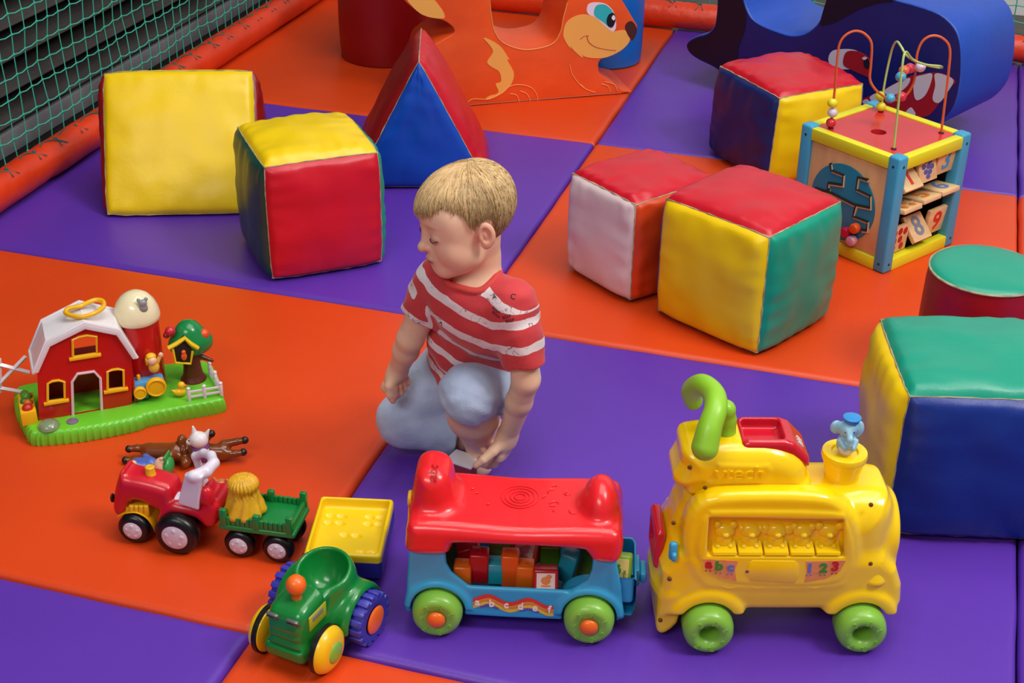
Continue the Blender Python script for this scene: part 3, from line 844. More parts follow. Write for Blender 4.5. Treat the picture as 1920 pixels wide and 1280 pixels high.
W2 = [gp(1652, 207, 0), gp(1658, 160, 0), gp(1668, 110, .02), gp(1675, 86, .1), gp(1682, 78, .25), gp(1690, 88, .45), gp(1700, 104, .5), gp(1722, 118, .4), gp(1745, 124, .35), gp(1765, 127, .35), gp(1762, 124, .55), gp(1735, 121, .7), gp(1712, 112, .8), gp(1697, 98, .95), gp(1690, 140, 1), gp(1684, 200, 1), gp(1676, 277, 1)]
part_label(obj('maze_wire', tube(smooth_path(W2, 5), .0025, 8), plastic('wire_green', 'b3cf74', .35), act), 'pale green looping wire')
for h in (h1, h2, h3, h4): obj('wire_socket', mv(cyl(.0062, .002, 14), *(cl(h)-np.array([0, 0, .002]))), mat('socket_dark', '3a1210', .6), act)
for (a, b), c, nm, k in (((1561, 193), 'e9dc2c', 'yellow', -1), ((1561, 211), 'd9c9da', 'white', -1), ((1558, 230), 'cf2a33', 'red', -1), ((1650, 180), 'b9d233', 'lime', 0), ((1652, 200), 'ecd52a', 'yellow', 0), ((1669, 184), '4fa9cf', 'blue', -1), ((1690, 181), 'd2304f', 'pink', -1),
                      ((1689, 144), '4fa9cf', 'blue', .9), ((1695, 132), 'e2693a', 'orange', .8), ((1706, 128), 'd9306a', 'pink', .7), ((1726, 126), 'e6cfd8', 'white', .6)):
    p = cl(plane_pt(a, b, h1, n1)) if k == -1 else gp(a, b, k)
    part_label(obj('bead', mv(ball(.0112, 1, 1, .95, 18, 12), *p), plastic('bead_'+nm, c, .22), act), nm+' round bead')
# ------------------------------------------------------------------ ride-on train and block cart
T_YEL = plastic('train_yellow', 'fbd00a', .2, coat=.35, sss=0)
T_HND = plastic('handle_green', '8cc528', .45)
T_RED = plastic('cart_red', 'e8222a', .27, coat=.25)
T_TRAY = plastic('tray_red', 'c5142a', .22, coat=.3)
T_BLU = plastic('cart_blue', '2ea3d3', .34)
T_DRK = mat('screw_shadow', '6b4206', .6)
f, o, a = floor_frame((1325, 1220), (1610, 1220))
tr = thing('ride_on_train', 'yellow plastic ride-on train with lime wheels, green handle and elephant on the chimney', 'ride-on toy', o, a)
WR = .0365
WX = (0.0, .2185)
boiler = [(-.056, .06), (-.062, .12), (-.058, .17), (-.046, .212), (-.022, .238), (.10, .242), (.225, .241), (.246, .231), (.256, .2), (.256, .12), (.252, .06)]
chas = [(-.064, .05), (-.07, .125), (-.05, .16), (.24, .15), (.262, .13), (.273, .10), (.276, .07), (.268, .05), (.245, .05), (.19, .058), (.03, .058)]
tail = [(-.070, .014), (-.071, .05), (-.064, .085), (-.04, .085), (-.036, .04), (-.055, .012)]
pan1 = [f(*q, y=.018)[[0, 2]] for q in [(1280, 1010), (1290, 965), (1325, 933), (1400, 925), (1530, 927), (1578, 942), (1608, 980), (1616, 1040), (1598, 1085), (1556, 1105), (1350, 1105), (1308, 1090), (1284, 1050)]]
pan2 = [f(*q, y=.014)[[0, 2]] for q in [(1312, 985), (1328, 962), (1352, 955), (1560, 958), (1588, 975), (1602, 1030), (1590, 1072), (1550, 1095), (1400, 1095), (1340, 1080), (1306, 1040)]]
rec = [f(*q, y=.012)[[0, 2]] for q in [(1330, 970), (1583, 975), (1583, 1044), (1325, 1042)]]
boiler, tail, pan1, pan2 = sm(boiler), sm(tail, 3), sm(pan1, 3), sm(pan2, 3)
def train_sdf(P):
    d = s_extr(P, boiler, .02, .158, .05)
    d = smin(d, s_extr(P, chas, .018, .162, .014), .02)
    d = smin(d, s_extr(P, tail, .022, .15, .01), .014)
    d = smin(d, s_extr(P, pan1, .014, .05, .012), .006)
    d = smin(d, s_extr(P, pan2, .0115, .05, .005), .002)
    for x in WX:
        for y0, y1 in ((.011, .06), (.12, .169)):
            q = P-np.array([x, 0, WR+.002]); rad = np.hypot(q[..., 0], q[..., 2])
            dy = np.maximum(y0-P[..., 1], P[..., 1]-y1)
            fd = smax(smax(np.abs(rad-.046)-.009, dy, .008), .056-P[..., 2], .004)
            d = smin(d, fd, .01)
    for x in WX:
        for y0, y1 in ((-.02, .062), (.118, .2)):
            q = P-np.array([x, 0, WR]); rad = np.hypot(q[..., 0], q[..., 2])-.0405
            d = smax(d, -np.maximum(rad, np.maximum(y0-P[..., 1], P[..., 1]-y1)), .003)
    d = smin(d, s_cyl(P, (.252, .09, .158), 'X', .056, .013, .008), .01)
    gx = np.abs(P[..., 0]-.236)-.0006
    d = smax(d, -np.maximum(gx, np.maximum(.125-P[..., 2], -d-.0016)), .0008)
    d = smax(d, -s_extr(P, rec, -.02, .03, .002), .002)
    return d
obj('body', sdf(train_sdf, (-.095, -.005, 0), (.30, .185, .26), .0022), T_YEL, tr, 180)
q = f(1640, 1062, y=.03)
obj('side_lamp', mv(lathe([(0, .022), (.006, .021), (.009, .014), (.012, .004), (.018, -.010), (.0195, -.014), (.018, -.017), (0, -.018)], 32), q[0], .03, q[2]-.004), T_YEL, tr, 60)
obj('nose_medallion', mv(lathe([(0, -.004), (.03, -.004), (.031, .004), (.026, .008), (.022, .006), (.012, .010), (0, .011)], 32, 'X'), .263, .09, .158), T_YEL, tr, 60)
# shelf of animal keys
k0, k1 = f(1335, 1015, y=.02), f(1578, 1018, y=.02)
for i in range(5):
    u = (i+.5)/5; c = k0*(1-u)+k1*u; wd = (k1[0]-k0[0])/5
    zt = f(1400, 1020, y=.026)[2]; zb = f(1400, 1042, y=.010)[2]
    slab = [(.031, zt+.004), (.031, zb), (.0115, zb), (.0125, zb+.004), (.026, zt)]
    g = prism([(y, z) for y, z in slab], -wd*.47, wd*.47, .0012)
    g = (np.stack([g[0][:, 1]+c[0], g[0][:, 0], g[0][:, 2]], 1), g[1])
    hc = np.array([c[0], .0285, zt+.022]); S = [g, mv(ball(1, .0145, .008, .0115, 18, 12), *hc), mv(ball(1, .012, .008, .013, 16, 10), hc[0], hc[1]+.001, zt+.005)]
    ear = [(.011, .010, .006), (.013, .004, .0055), (.016, .002, .008), (.012, .007, .006), (.014, .008, .0065)][i]
    for s in (-1, 1): S.append(mv(ball(1, ear[2], .005, ear[2], 12, 8), hc[0]+s*ear[0], hc[1], hc[2]+ear[1]))
    S.append(mv(ball(1, .006, .006, .0045, 12, 8), hc[0], hc[1]-.007, hc[2]-.002))
    for s in (-1, 1): S.append(mv(ball(1, .0045, .006, .004, 10, 8), hc[0]+s*.009, hc[1]-.004, zt-.001))
    obj('animal_key', S, T_YEL, tr, 50)
# saddle compartment
seat_o = sm([(-.046, .246), (-.05, .285), (-.04, .312), (.05, .316), (.09, .31), (.118, .292), (.127, .265), (.12, .246)])
def seat_sdf(P):
    d = s_extr(P, seat_o, .038, .142, .03)
    d = smin(d, s_box(P, (.045, .09, .25), (.085, .045, .012), .008), .006)
    d = smax(d, -s_box(P, (.064, .088, .325), (.03, .03, .021), .004), .003)
    d = smin(d, s_extr(P, [f(*q, y=.04)[[0, 2]] for q in [(1342, 878), (1345, 868), (1430, 870), (1440, 868), (1450, 880), (1440, 898), (1425, 904), (1350, 900)]], .0368, .06, .004), .002)
    return d
se = obj('saddle', sdf(seat_sdf, (-.06, .03, .235), (.15, .15, .33), .0022), T_YEL, tr, 180)
c = f(1388, 886, y=.038)
obj('embossed_lettering', mv(text('vtech', .031, .0013, .0005), c[0], .0364, c[2]-.001), T_YEL, se)
for px, py, y in ((1293, 876, .042), (1493, 884, .045), (1322, 914, .034), (1374, 782+46, .07)):
    obj('screw_recess', mv(cyl(.0032, .003, 14, 'Y'), *f(px, py, y=y)), T_DRK, se)
for px, py, y in ((1633, 946, .026), (1632, 1056, .0165), (1263, 980, .022), (1255, 1085, .0165), (1238, 1162, .022)):
    obj('screw_recess', mv(cyl(.0032, .004, 14, 'Y'), *f(px, py, y=y)), T_DRK, tr)
# red tray
def tray_sdf(P):
    d = s_extr(P, [(.032, .300), (.032, .317), (.04, .3215), (.092, .3215), (.104, .317), (.126, .294), (.128, .280), (.118, .278), (.1, .297)], .054, .124, .008)
    return smax(d, -s_box(P, (.064, .09, .324), (.0265, .0255, .0185), .005), .004)
ty = obj('tray', sdf(tray_sdf, (.02, .04, .26), (.15, .14, .335), .0018), T_TRAY, tr, 180); part_label(ty, 'red tray on top of the saddle')
M_ = Matrix.Translation((.116, .078, .3055)) @ Matrix.Rotation(math.radians(48), 4, 'Y')
for k in range(3): obj('tray_stripe', xf(mv(rbox(.011, .0035, .002, .0005), 0, .007*(k-.5), 0), M_), plastic('pale_grey', 'd8d2d2', .4), ty)
# handle
hp = [(1322, 838, .02), (1331, 800, .032), (1342, 765, .052), (1338, 738, .085), (1316, 721, .118), (1297, 732, .146), (1300, 751, .16)]
H_ = smooth_path([f(p[0], p[1], y=p[2]) for p in hp], 6)
HR = smooth_path([[.0205], [.0185], [.0175], [.0172], [.017], [.0165], [.015]], 6)[:, 0]*.9
hub = f(1360, 768, y=.088); hb = np.array([.012, .09, .305])
def hand_sdf(P):
    d = s_chain(P, H_, HR, 0)
    d = smin(d, s_ball(P, hub, .0145), .008)
    return smin(d, s_chain(P, [hb, hb+[0, 0, .03], hub+[-.006, 0, -.012]], [.017, .014, .011], .005), .006)
lo = np.minimum(H_.min(0), hb)-.03; hi = np.maximum(H_.max(0), hub)+.03
obj('handle', sdf(hand_sdf, lo, hi, .002), T_HND, tr, 180)
# chimney + elephant
ch = np.array([.183, .09, 0])
obj('chimney', mv(lathe([(0, .225), (.026, .225), (.0245, .236), (.0235, .246), (.025, .252), (.0285, .268), (.0315, .274), (.0325, .279), (.031, .284), (.026, .2855), (.019, .2845), (.0175, .281), (0, .281)], 48), *ch), T_YEL, tr, 50)
el = obj('elephant_figure', sdf(lambda P: smin(smin(smin(s_ell(P, ch+[0, 0, .297], (.0135, .0125, .018)), s_ball(P, ch+[-.001, -.002, .322], .0125), .006),
      smin(s_ell(P, ch+[-.0155, .004, .321], (.009, .005, .0105)), s_ell(P, ch+[.0145, .003, .319], (.0085, .006, .013)), .002), .003),
      smin(s_chain(P, [ch+[-.002, -.012, .322], ch+[-.001, -.019, .315], ch+[0, -.02, .307], ch+[.001, -.0175, .302]], [.0052, .0045, .004, .0038], .003), smin(s_cap(P, ch+[-.011, -.006, .305], ch+[-.005, -.014, .298], .0045), s_cap(P, ch+[.011, -.006, .304], ch+[.006, -.014, .297], .0045), .001), .002), .003),
      ch+[-.035, -.035, .275], ch+[.035, .035, .345], .0013), plastic('elephant_blue', '8fc0d8', .4), tr, 180)
part_label(el, 'pale blue elephant figure')
part_label(obj('bib', mv(ball(1, .0125, .0125, .015, 16, 10), ch[0], ch[1]-.002, .2935), plastic('elephant_bib', 'e6dfe2', .4), el), 'white bib')
part_label(obj('cap', [mv(cyl(.0105, .007, 24), ch[0]+.003, ch[1], .335), mv(cyl(.0128, .0025, 24), ch[0]+.003, ch[1]-.001, .3395)], plastic('elephant_cap', '2a86cc', .35), el), 'blue cap')
for s in (-1, 1): obj('eye', mv(ball(.0012, 1, 1, 1, 8, 6), ch[0]-.001+s*.006, ch[1]-.0135, .323), plastic('figure_black', '15151a', .3), el)
# wheels
def ride_wheel(x, yc, parent, cap, face=-1):
    w = .046
    prof = [(.012, -w/2+.016), (.014, -w/2+.006), (.019, -w/2+.001), (.024, -w/2), (.030, -w/2+.002), (.0345, -w/2+.008), (WR, -w/2+.018), (WR, w/2-.006), (.033, w/2-.001), (.02, w/2), (0, w/2)]
    if not cap: prof = [(0, -w/2+.03), (.010, -w/2+.028)]+prof
    else: prof = [(0, -w/2+.004), (.013, -w/2+.004)]+prof[3:]
    p = obj('wheel', mv(lathe(prof, 48, 'Y'), x, yc, WR), T_GRN, parent, 50)
    if face > 0: p.data.transform(Matrix.Translation((0, 2*yc, 0)) @ Matrix.Scale(-1, 4, (0, 1, 0))); p.data.flip_normals()
    if face < 0:
        gs = []
        for k in range(7):
            an = k*2*PI/7+.4
            c = (x+.0232*math.cos(an), yc-w/2+.0006, WR+.0232*math.sin(an))
            s = 'bA3c7Re'[k]
            obj('embossed_letter', mv(rt(text(s, .0115, .001, .0003), 'Y', PI/2-an), *c), T_GRN, p)
    if cap:
        part_label(obj('hub_cap', mv(rt(ball(1, .0135, .0135, .008, 24, 12), 'X', PI/2), x, yc+face*(w/2-.001), WR), plastic('hub_orange', 'ee6a17', .35), p), 'orange hub cap')
    return p
for x in WX:
    ride_wheel(x, .011, tr, False); ride_wheel(x, .169, tr, False, 1)
# red ring on the tail, blue latch, plate details
def ring_sdf(P):
    return smax(s_box(P, (-.0705, .09, .137), (.008, .038, .033), .0075), -s_box(P, (-.08, .09, .137), (.009, .024, .019), .006), .004)
part_label(obj('tail_bumper', sdf(ring_sdf, (-.09, .03, .09), (-.055, .15, .195), .002), T_TRAY, tr, 180), 'red bumper at the tail')
c = f(1262, 1032, y=.02)
part_label(obj('latch', [mv(rbox(.012, .01, .03, .005, 3), *c), mv(rbox(.008, .014, .014, .004, 3), c[0]+.001, c[1]-.004, c[2]-.006)], T_BLU, tr), 'blue latch')
STK = mat('orange_sticker', 'e39150', .35, var=.12, vscale=90)
def sticker(L, y): return prism([tuple(f(*q, y=y)[[0, 2]]) for q in L], y-.0006, y+.002, 0)
a_ = sticker([(1316, 1047), (1384, 1051), (1378, 1068), (1381, 1089), (1352, 1082), (1330, 1072)], .0116)
b_ = sticker([(1511, 1052), (1586, 1050), (1575, 1070), (1548, 1084), (1508, 1091), (1513, 1072)], .0116)
pl1 = obj('letter_sticker', a_, STK, tr); pl2 = obj('number_sticker', b_, STK, tr)
for s, px, py, c in (('a', 1329, 1057, 'c3241c'), ('b', 1348, 1061, '3f8f2a'), ('c', 1370, 1063, '6a78c0'), ('1', 1518, 1065, '6a78c0'), ('2', 1544, 1065, '3f8f2a'), ('3', 1566, 1062, 'c3241c')):
    q = f(px, py, y=.011)
    lt = [mv(text(s, .021, .0005, .0012), q[0], .0108, q[2])]
    for k in (-1, 1): lt.append(mv(ball(.0014, 1, .4, 1, 8, 6), q[0]+k*.003, .0108, q[2]-.0115))
    part_label(obj('printed_character', lt, mat('ink_'+c, c, .4), pl1 if px < 1450 else pl2), 'letter %s' % s if s in 'abc' else 'number %s' % s)
hatch = [tuple(f(*q, y=.0115)[[0, 2]]) for q in [(1405, 1054), (1412, 1050), (1490, 1051), (1497, 1058), (1499, 1078), (1490, 1092), (1408, 1088), (1398, 1072)]]
obj('battery_cover', prism(hatch, .0105, .014, .0008), T_YEL, tr)
obj('cover_screw', mv(cyl(.0028, .002, 14, 'Y'), *f(1401, 1071, y=.0112)), mat('steel', '9a9a98', .3, metal=1.0), tr)
wv = [f(1355+i*8, 1098+3*math.sin(i*.95), y=.0135) for i in range(26)]
obj('wave_trim', tube(smooth_path(wv, 2), .0012, 5), T_YEL, tr)

# ---------------- block cart
f, o, a = floor_frame((820, 1188), (1100, 1202))
ct = thing('block_cart', 'blue ride-on cart with red saddle and lime wheels, full of letter blocks', 'ride-on toy', o, a)
CX = (0.0, .2185)
ox = .012
side = [(-.047, .03), (-.043, .09), (-.036, .142), (.012, .142), (.013, .118), (.02, .102), (.045, .079), (.19, .079), (.213, .1), (.219, .118), (.22, .142), (.252, .142), (.262, .09), (.268, .034), (.25, .028), (.1, .026)]
CD = .155
def wall(y0): return prism(side, y0, y0+.006, .0015)
def cart_sdf(P):
    d = s_extr(P, side, .012, .02, .0035)
    d = np.minimum(d, s_extr(P, side, CD-.008, CD, .0035))
    d = smin(d, s_box(P, (.108, CD/2+.006, .034), (.152, CD/2-.008, .006), .003), .004)
    d = smin(d, s_extr(P, [(-.046, .03), (-.04, .142), (-.032, .142), (-.038, .03)], .012, CD, .003), .004)
    d = smin(d, s_extr(P, [(.258, .034), (.25, .142), (.243, .142), (.25, .034)], .012, CD, .003), .004)
    for x in CX:
        for y0, y1 in ((.008, .05), (CD-.04, CD+.006)):
            q = P-np.array([x, 0, WR+.001]); rad = np.hypot(q[..., 0], q[..., 2]); dy = np.maximum(y0-P[..., 1], P[..., 1]-y1)
            d = smin(d, smax(smax(np.abs(rad-.043)-.0045, dy, .004), .04-P[..., 2], .003), .008)
            d = smax(d, -np.maximum(rad-.0395, np.maximum(y0-.03-P[..., 1], P[..., 1]-y1-.03)), .002)
    return d
obj('tub', sdf(cart_sdf, (-.06, -.005, .015), (.285, CD+.015, .16), .0022), T_BLU, ct, 180)
bk = [(.24, .03), (.242, .1), (.279, .1), (.284, .094), (.285, .05), (.28, .03)]
def bucket(P):
    d = s_extr(P, bk, .02, .125, .008)
    return smax(d, -s_box(P, (.2625, .0725, .1), (.0185, .046, .05), .006), .003)
obj('rear_bucket', sdf(bucket, (.24, .025, .02), (.31, .13, .125), .002), T_BLU, ct, 180)
obj('hitch', [mv(rbox(.038, .03, .008, .003), .281, .078, .072), mv(rbox(.010, .036, .018, .004), .2950, .078, .07), mv(rbox(.01, .04, .03, .003), .285, .078, .072)], T_BLU, ct)
red_side = [(-.04, .138), (-.044, .165), (-.041, .182), (-.028, .191), (.03, .191), (.11, .187), (.19, .191), (.245, .191), (.258, .18), (.261, .16), (.254, .138), (.222, .138), (.212, .15), (.19, .158), (.04, .158), (.022, .152), (.012, .138)]
horn_o = sm([(-.036, .175), (-.037, .22), (-.03, .246), (-.009, .252), (.012, .242), (.02, .21), (.021, .175)])
red_o = sm(red_side, 3)
def saddle(P):
    d = s_extr(P, red_o, .0, CD-.008, .018)
    hl = s_extr(P, horn_o, .032, .118, .027)
    d = smin(d, hl, .018)
    d = smin(d, s_ell(P, (.228, .072, .19), (.028, .044, .044)), .012)
    return d
sd = obj('saddle', sdf(saddle, (-.065, -.01, .125), (.28, CD+.02, .275), .0022), T_RED, ct, 180)
gs = []
for r in (.008, .014, .021, .027): obj('embossed_ring', mv(sc(torus(r, .0008, 40, 6), 1, 1, 1), *f(975, 931, z=.1883)), T_RED, sd)
rnd = random.Random(4)
for k in range(14):
    px = rnd.choice([870, 890, 905, 920, 1030, 1045, 1065, 1080])+rnd.uniform(-8, 8); py = rnd.uniform(905, 955)
    p = f(px, py, z=.196); p[2] = .1916+(.0012 if px < 960 else 0)-.004*(1-min(1, abs(p[0]-.11)/.08)); an = rnd.uniform(0, PI); L = rnd.uniform(.004, .009)
    P3 = [p+[L*math.cos(an+t_)*.8, L*math.sin(an+t_)*.8, 0] for t_ in np.linspace(0, rnd.choice([1.2, 2.8]), 6)]
    obj('embossed_mark', tube(P3, .0009, 5), T_RED, sd)
q = f(815, 868, y=.07)
from mathutils.bvhtree import BVHTree
sb = BVHTree.FromPolygons([v.co for v in sd.data.vertices], [tuple(p.vertices) for p in sd.data.polygons])
tv, tf_ = text('abc', .019, .0001, .0005)
tw = []
for v in tv:
    h_ = sb.ray_cast(Vector((-.008-v[2], .05+v[0], .3)), Vector((0, 0, -1)))
    h_ = h_ if h_[0] is not None else sb.find_nearest(Vector((-.008-v[2], .05+v[0], .25)))
    tw.append(np.array(h_[0])+np.array(h_[1])*.0006)
obj('embossed_lettering', (np.array(tw), tf_), plastic('cart_red_relief', 'd91c25', .3), sd, 0)
part_label(obj('horn_button', mv(cyl(.012, .006, 20, 'X', .002), -.0425, .06, .195), plastic('button_yellow', 'e8b11a', .35), sd), 'yellow button at the end')
for x in CX:
    ride_wheel(x, .010, ct, True); ride_wheel(x, CD-.008, ct, True, 1)
# rainbow strip
stp = None
for i, c in enumerate(('d8402e', 'e98a2a', 'e8c43a', '5c58b0')):
    top, bot = [], []
    for k in range(41):
        u = k/40; px = 887+u*151; py = 1125+14*u-5.6*math.sin(u*4.0*PI-.9)
        h = 6.2
        top.append(f(px, py-9+i*h, y=.0116)); bot.append(f(px, py-9+(i+1)*h+(1 if i < 3 else -1), y=.0116))
    if i == 3: bot = [b if math.sin((k/40)*4.0*PI-.9) > .2 else t_ for k, (b, t_) in enumerate(zip(bot, top))]
    V = [(p[0], .0112, p[2]) for p in top]+[(p[0], .0112, p[2]-.00001) for p in bot]
    g = (np.array(V), [(k, k+1, 42+k, 41+k) for k in range(40)])
    if stp is None: stp = obj('rainbow_sticker', g, mat('ink_'+c, c, .35), ct)
    else: obj('rainbow_band', g, mat('ink_'+c, c, .35), stp)
for i, s in enumerate('abcdef'):
    px = 895+i*27; q = f(px, 1129+i*2.7, y=.0105)
    part_label(obj('printed_letter', mv(text(s, .0165, .0004, .0004), q[0], .0105, q[2]), mat('ink_white', 'f2ece4', .4), stp), 'letter %s' % s)

# ---------------- letter blocks lying in the cart
R2 = Matrix.Translation(Vector(o)) @ Matrix.Rotation(a, 4, 'Z')
def block(px, py, y, c, label, sx=.026, sy=.026, sz=.034, rx=0, ry=0, rz=0, pic=None, face='', up=False):
    p = f(px, py, y=y)
    z = max(p[2], .0405+sz/2)
    t = thing('letter_block', label, 'toy block', R2 @ Vector((p[0], y, z)), 0, 'letter blocks in the cart')
    t.rotation_euler = (rx, ry, a+rz)
    m_ = plastic('block_'+c, c, .26)
    b = obj('block_body', rbox(sx, sy, sz, .0035, 3), m_, t)
    if face: obj('raised_letter', mv(rt(text(face, .02, .001, .0006), 'X', -PI/2), 0, 0, sz/2), m_, t)
    if pic:
        q = obj('picture_plate', mv(rbox(sx*.74, .0012, sz*.7, .0004), 0, -sy/2-.0003, 0), mat('block_plate', 'ead9d2', .4), t)
        obj('picture', [mv(ball(1, sx*.2, .0006, sz*.18, 14, 8), 0, -sy/2-.0009, .001), mv(ball(1, sx*.12, .0006, sz*.1, 12, 8), sx*.12, -sy/2-.0009, sz*.2), mv(ball(1, sx*.22, .0006, sz*.05, 12, 8), 0, -sy/2-.0009, -sz*.2)], mat('ink_'+pic, pic, .5), q)
    return t
block(868, 1072, .04, 'e06a12', 'orange block standing at the near corner of the cart, left of a red one', face='k')
block(899, 1058, .047, 'a80f17', 'dark red block standing between an orange and a turquoise block', sx=.028, sz=.05, face='d')
block(880, 1034, .085, 'c41c24', 'red block tilted on top at the back of the cart', ry=-.25, rz=.2, sz=.03, sx=.036)
block(928, 1068, .05, '1f9db0', 'turquoise block standing beside the dark red block', sz=.036, face='m')
block(957, 1063, .05, 'df5a12', 'tall orange block standing in the middle of the pile', sz=.055, face='s')
block(939, 1025, .115, '86b41f', 'lime block at the back under the saddle', sx=.034, sz=.03, face='l')
block(990, 1030, .105, 'd2401c', 'orange red block with pale picture face, at the back of the pile', sx=.04, sy=.034, sz=.036, rx=-.5, rz=-.35, pic='c98f9a')
block(985, 1075, .045, 'e06a12', 'orange block standing beside the red picture block', sz=.04, face='e')
block(1023, 1083, .036, 'b5131a', 'red block with a white picture face at the front of the cart', sx=.036, sy=.03, sz=.034, rx=-.35, rz=.05, pic='d98a4a')
block(1032, 1036, .1, '4f7d17', 'dark green block behind the red picture block', sx=.03, sz=.04, face='y')
block(1066, 1058, .075, '2391a8', 'turquoise block leaning at the right hand side of the pile', sz=.05, ry=.18, rz=-.3)
block(878, 1019, .135, '2a7fae', 'blue block mostly hidden at the back of the cart', sz=.03)
t = thing('letter_block', 'lime block with yellow picture plate standing in the rear bucket of the cart', 'toy block', R2 @ Vector((.2615, .047, .092)), 0, 'letter blocks in the cart')
t.rotation_euler = (-.3, 0, a-.1)
obj('block_body', rbox(.031, .022, .056, .004, 3), plastic('block_7fb52a', '7fb52a', .26), t)
q = part_label(obj('picture_plate', mv(rbox(.023, .0012, .042, .0004), 0, -.0113, .003), mat('plate_yellow', 'e8d27a', .4), t), 'yellow picture plate')
obj('picture', [mv(ball(1, .005, .0006, .006, 14, 8), -.004, -.012, .006), mv(ball(1, .0025, .0006, .0025, 12, 8), -.003, -.012, .0135)], mat('ink_4f8f2a', '4f8f2a', .5), q)
obj('printed_word', mv(rt(text('turtle', .0075, .0003), 'Y', -PI/2), .0055, -.0121, -.001), mat('ink_7a5a2a', '7a5a2a', .5), q)
# ------------------------------------------------------------------ small farm toys
def set_frame(o, an):
    o = np.array(o, float); c, s = math.cos(an), math.sin(an)
    L = lambda v: np.array([v[0]*c+v[1]*s, -v[0]*s+v[1]*c, v[2]])
    C = L(EYE-o)
    def loc(px, py, y=0.0, z=None, x=None):
        d = L(ray(px, py))
        t_ = (z-C[2])/d[2] if z is not None else ((x-C[0])/d[0] if x is not None else (y-C[1])/d[1])
        return C+t_*d
    return loc
def cutout(outer, holes, y0, y1):
    """flat panel with openings, outlines as (x, z)"""
    c = bpy.data.curves.new('c', 'CURVE'); c.dimensions = '2D'; c.fill_mode = 'BOTH'; c.extrude = abs(y1-y0)/2
    for L in [outer]+holes:
        s = c.splines.new('POLY'); s.points.add(len(L)-1); s.use_cyclic_u = True
        for p, q in zip(s.points, L): p.co = (q[0], q[1], 0, 1)
    o = bpy.data.objects.new('c', c); col.objects.link(o)
    me = bpy.data.meshes.new_from_object(o.evaluated_get(bpy.context.evaluated_depsgraph_get()))
    g = (np.array([v.co[:] for v in me.vertices]), [tuple(p.vertices) for p in me.polygons])
    bpy.data.objects.remove(o); bpy.data.curves.remove(c); bpy.data.meshes.remove(me)
    return mv(rt(g, 'X', PI/2), 0, (y0+y1)/2, 0)
def bar(L, y, r, flat=1.0, closed=False, dy=None):
    return tube([(p[0], y if dy is None else dy, p[1]) for p in L], r, 6, closed)

F_GRASS = plastic('grass_green', '6cc62e', .3, bump=.15, bscale=260); F_RED = plastic('barn_red', 'c01613', .27); F_WHITE = plastic('roof_white', 'e3dce0', .3, bump=.15, bscale=700)
F_YEL = plastic('frame_yellow', 'f0b414', .3); F_PINK = plastic('door_trim_pink', 'e5c2ca', .3); F_CREAM = plastic('dome_cream', 'e9dcb4', .2, coat=.3)
F_BROWN = plastic('trunk_brown', '5a2214', .35); F_LEAF = plastic('crown_green', '14803f', .22, bump=.3, bscale=200); F_SKY = plastic('toy_blue', '4d9ad3', .3)
F_SKIN = plastic('figure_skin', 'e7b393', .45); BLK = plastic('figure_black', '15151a', .3)
f, o, a = floor_frame((60, 840), (425, 775))
bn = thing('toy_barn', 'toy farm playset with red barn, white roof, cream silo, apple tree on green base', 'toy playset', o, a)
# base: rounded outline with fluted rim
outl = smooth_path(np.array([(.012, .002), (.0, .012), (-.008, .05), (-.016, .11), (-.014, .16), (.0, .178), (.08, .178), (.2, .172), (.30, .165), (.336, .15), (.342, .09), (.338, .02), (.328, .004), (.25, .002), (.2, .0), (.18, -.008), (.12, -.011), (.06, -.008)]), 44, True)
nO = len(outl)
cen = np.array([.165, .085])
def base_fn():
    V, F = [], []
    lev = [(0, 0, 1), (.003, .0015, 1), (.016, .001, 1), (.024, -.0005, .8), (.0275, -.004, .3), (.0282, -.008, 0)]
    acc = np.concatenate([[0], np.cumsum(np.linalg.norm(np.diff(outl, axis=0), axis=1))])
    for z, off, fl in lev:
        for i, p in enumerate(outl):
            d = (cen-p)/np.linalg.norm(cen-p)
            s = acc[i]/.0125*PI
            fl_ = .0034*(1-abs(math.sin(s))**.6)*fl*-1
            q = p-d*(off-.002-fl_)
            V.append((q[0], q[1], z))
    for k in (.75, .5, .25):
        for p in outl:
            q = cen+(p-cen)*k
            V.append((q[0], q[1], .0285+.0012*fbm(q[0]*60, q[1]*60)))
    V.append((cen[0], cen[1], .0285))
    R_ = len(lev)+3
    for r in range(R_-1):
        for i in range(nO): F.append((r*nO+i, r*nO+(i+1) % nO, (r+1)*nO+(i+1) % nO, (r+1)*nO+i))
    for i in range(nO): F.append(((R_-1)*nO+i, (R_-1)*nO+(i+1) % nO, len(V)-1))
    F.append(tuple(range(nO-1, -1, -1)))
    return (np.array(V), F)
obj('base', base_fn(), F_GRASS, bn, 55)
BZ = .0285
YF = .04
xz = lambda L, y=YF: [tuple(f(*q, y=y)[[0, 2]]) for q in L]
c4 = lambda L, y=YF, s=4.0, x=0, yy=540: xz([(a_/s+x, b_/s+yy) for a_, b_ in L], y)
wall_o = xz([(72, 783), (70, 700), (92, 649), (159, 612), (222, 625), (247, 668), (247, 757)])
wall_o[0] = (wall_o[0][0], BZ-.002); wall_o[-1] = (wall_o[-1][0], BZ-.002)
door = c4([(545, 940), (540, 700), (580, 640), (705, 622), (752, 672), (760, 900)]); door[0] = (door[0][0], BZ-.004); door[-1] = (door[-1][0], BZ-.004)
door[0], door[-1] = (door[0][0], BZ-.0015), (door[-1][0], BZ-.0015)
w1 = c4([(357, 848), (357, 715), (390, 695), (440, 688), (482, 700), (484, 828)]); w2 = c4([(806, 760), (805, 625), (840, 610), (885, 604), (925, 612), (928, 742)]); w3 = c4([(547, 515), (543, 385), (590, 365), (650, 353), (722, 360), (725, 485)])
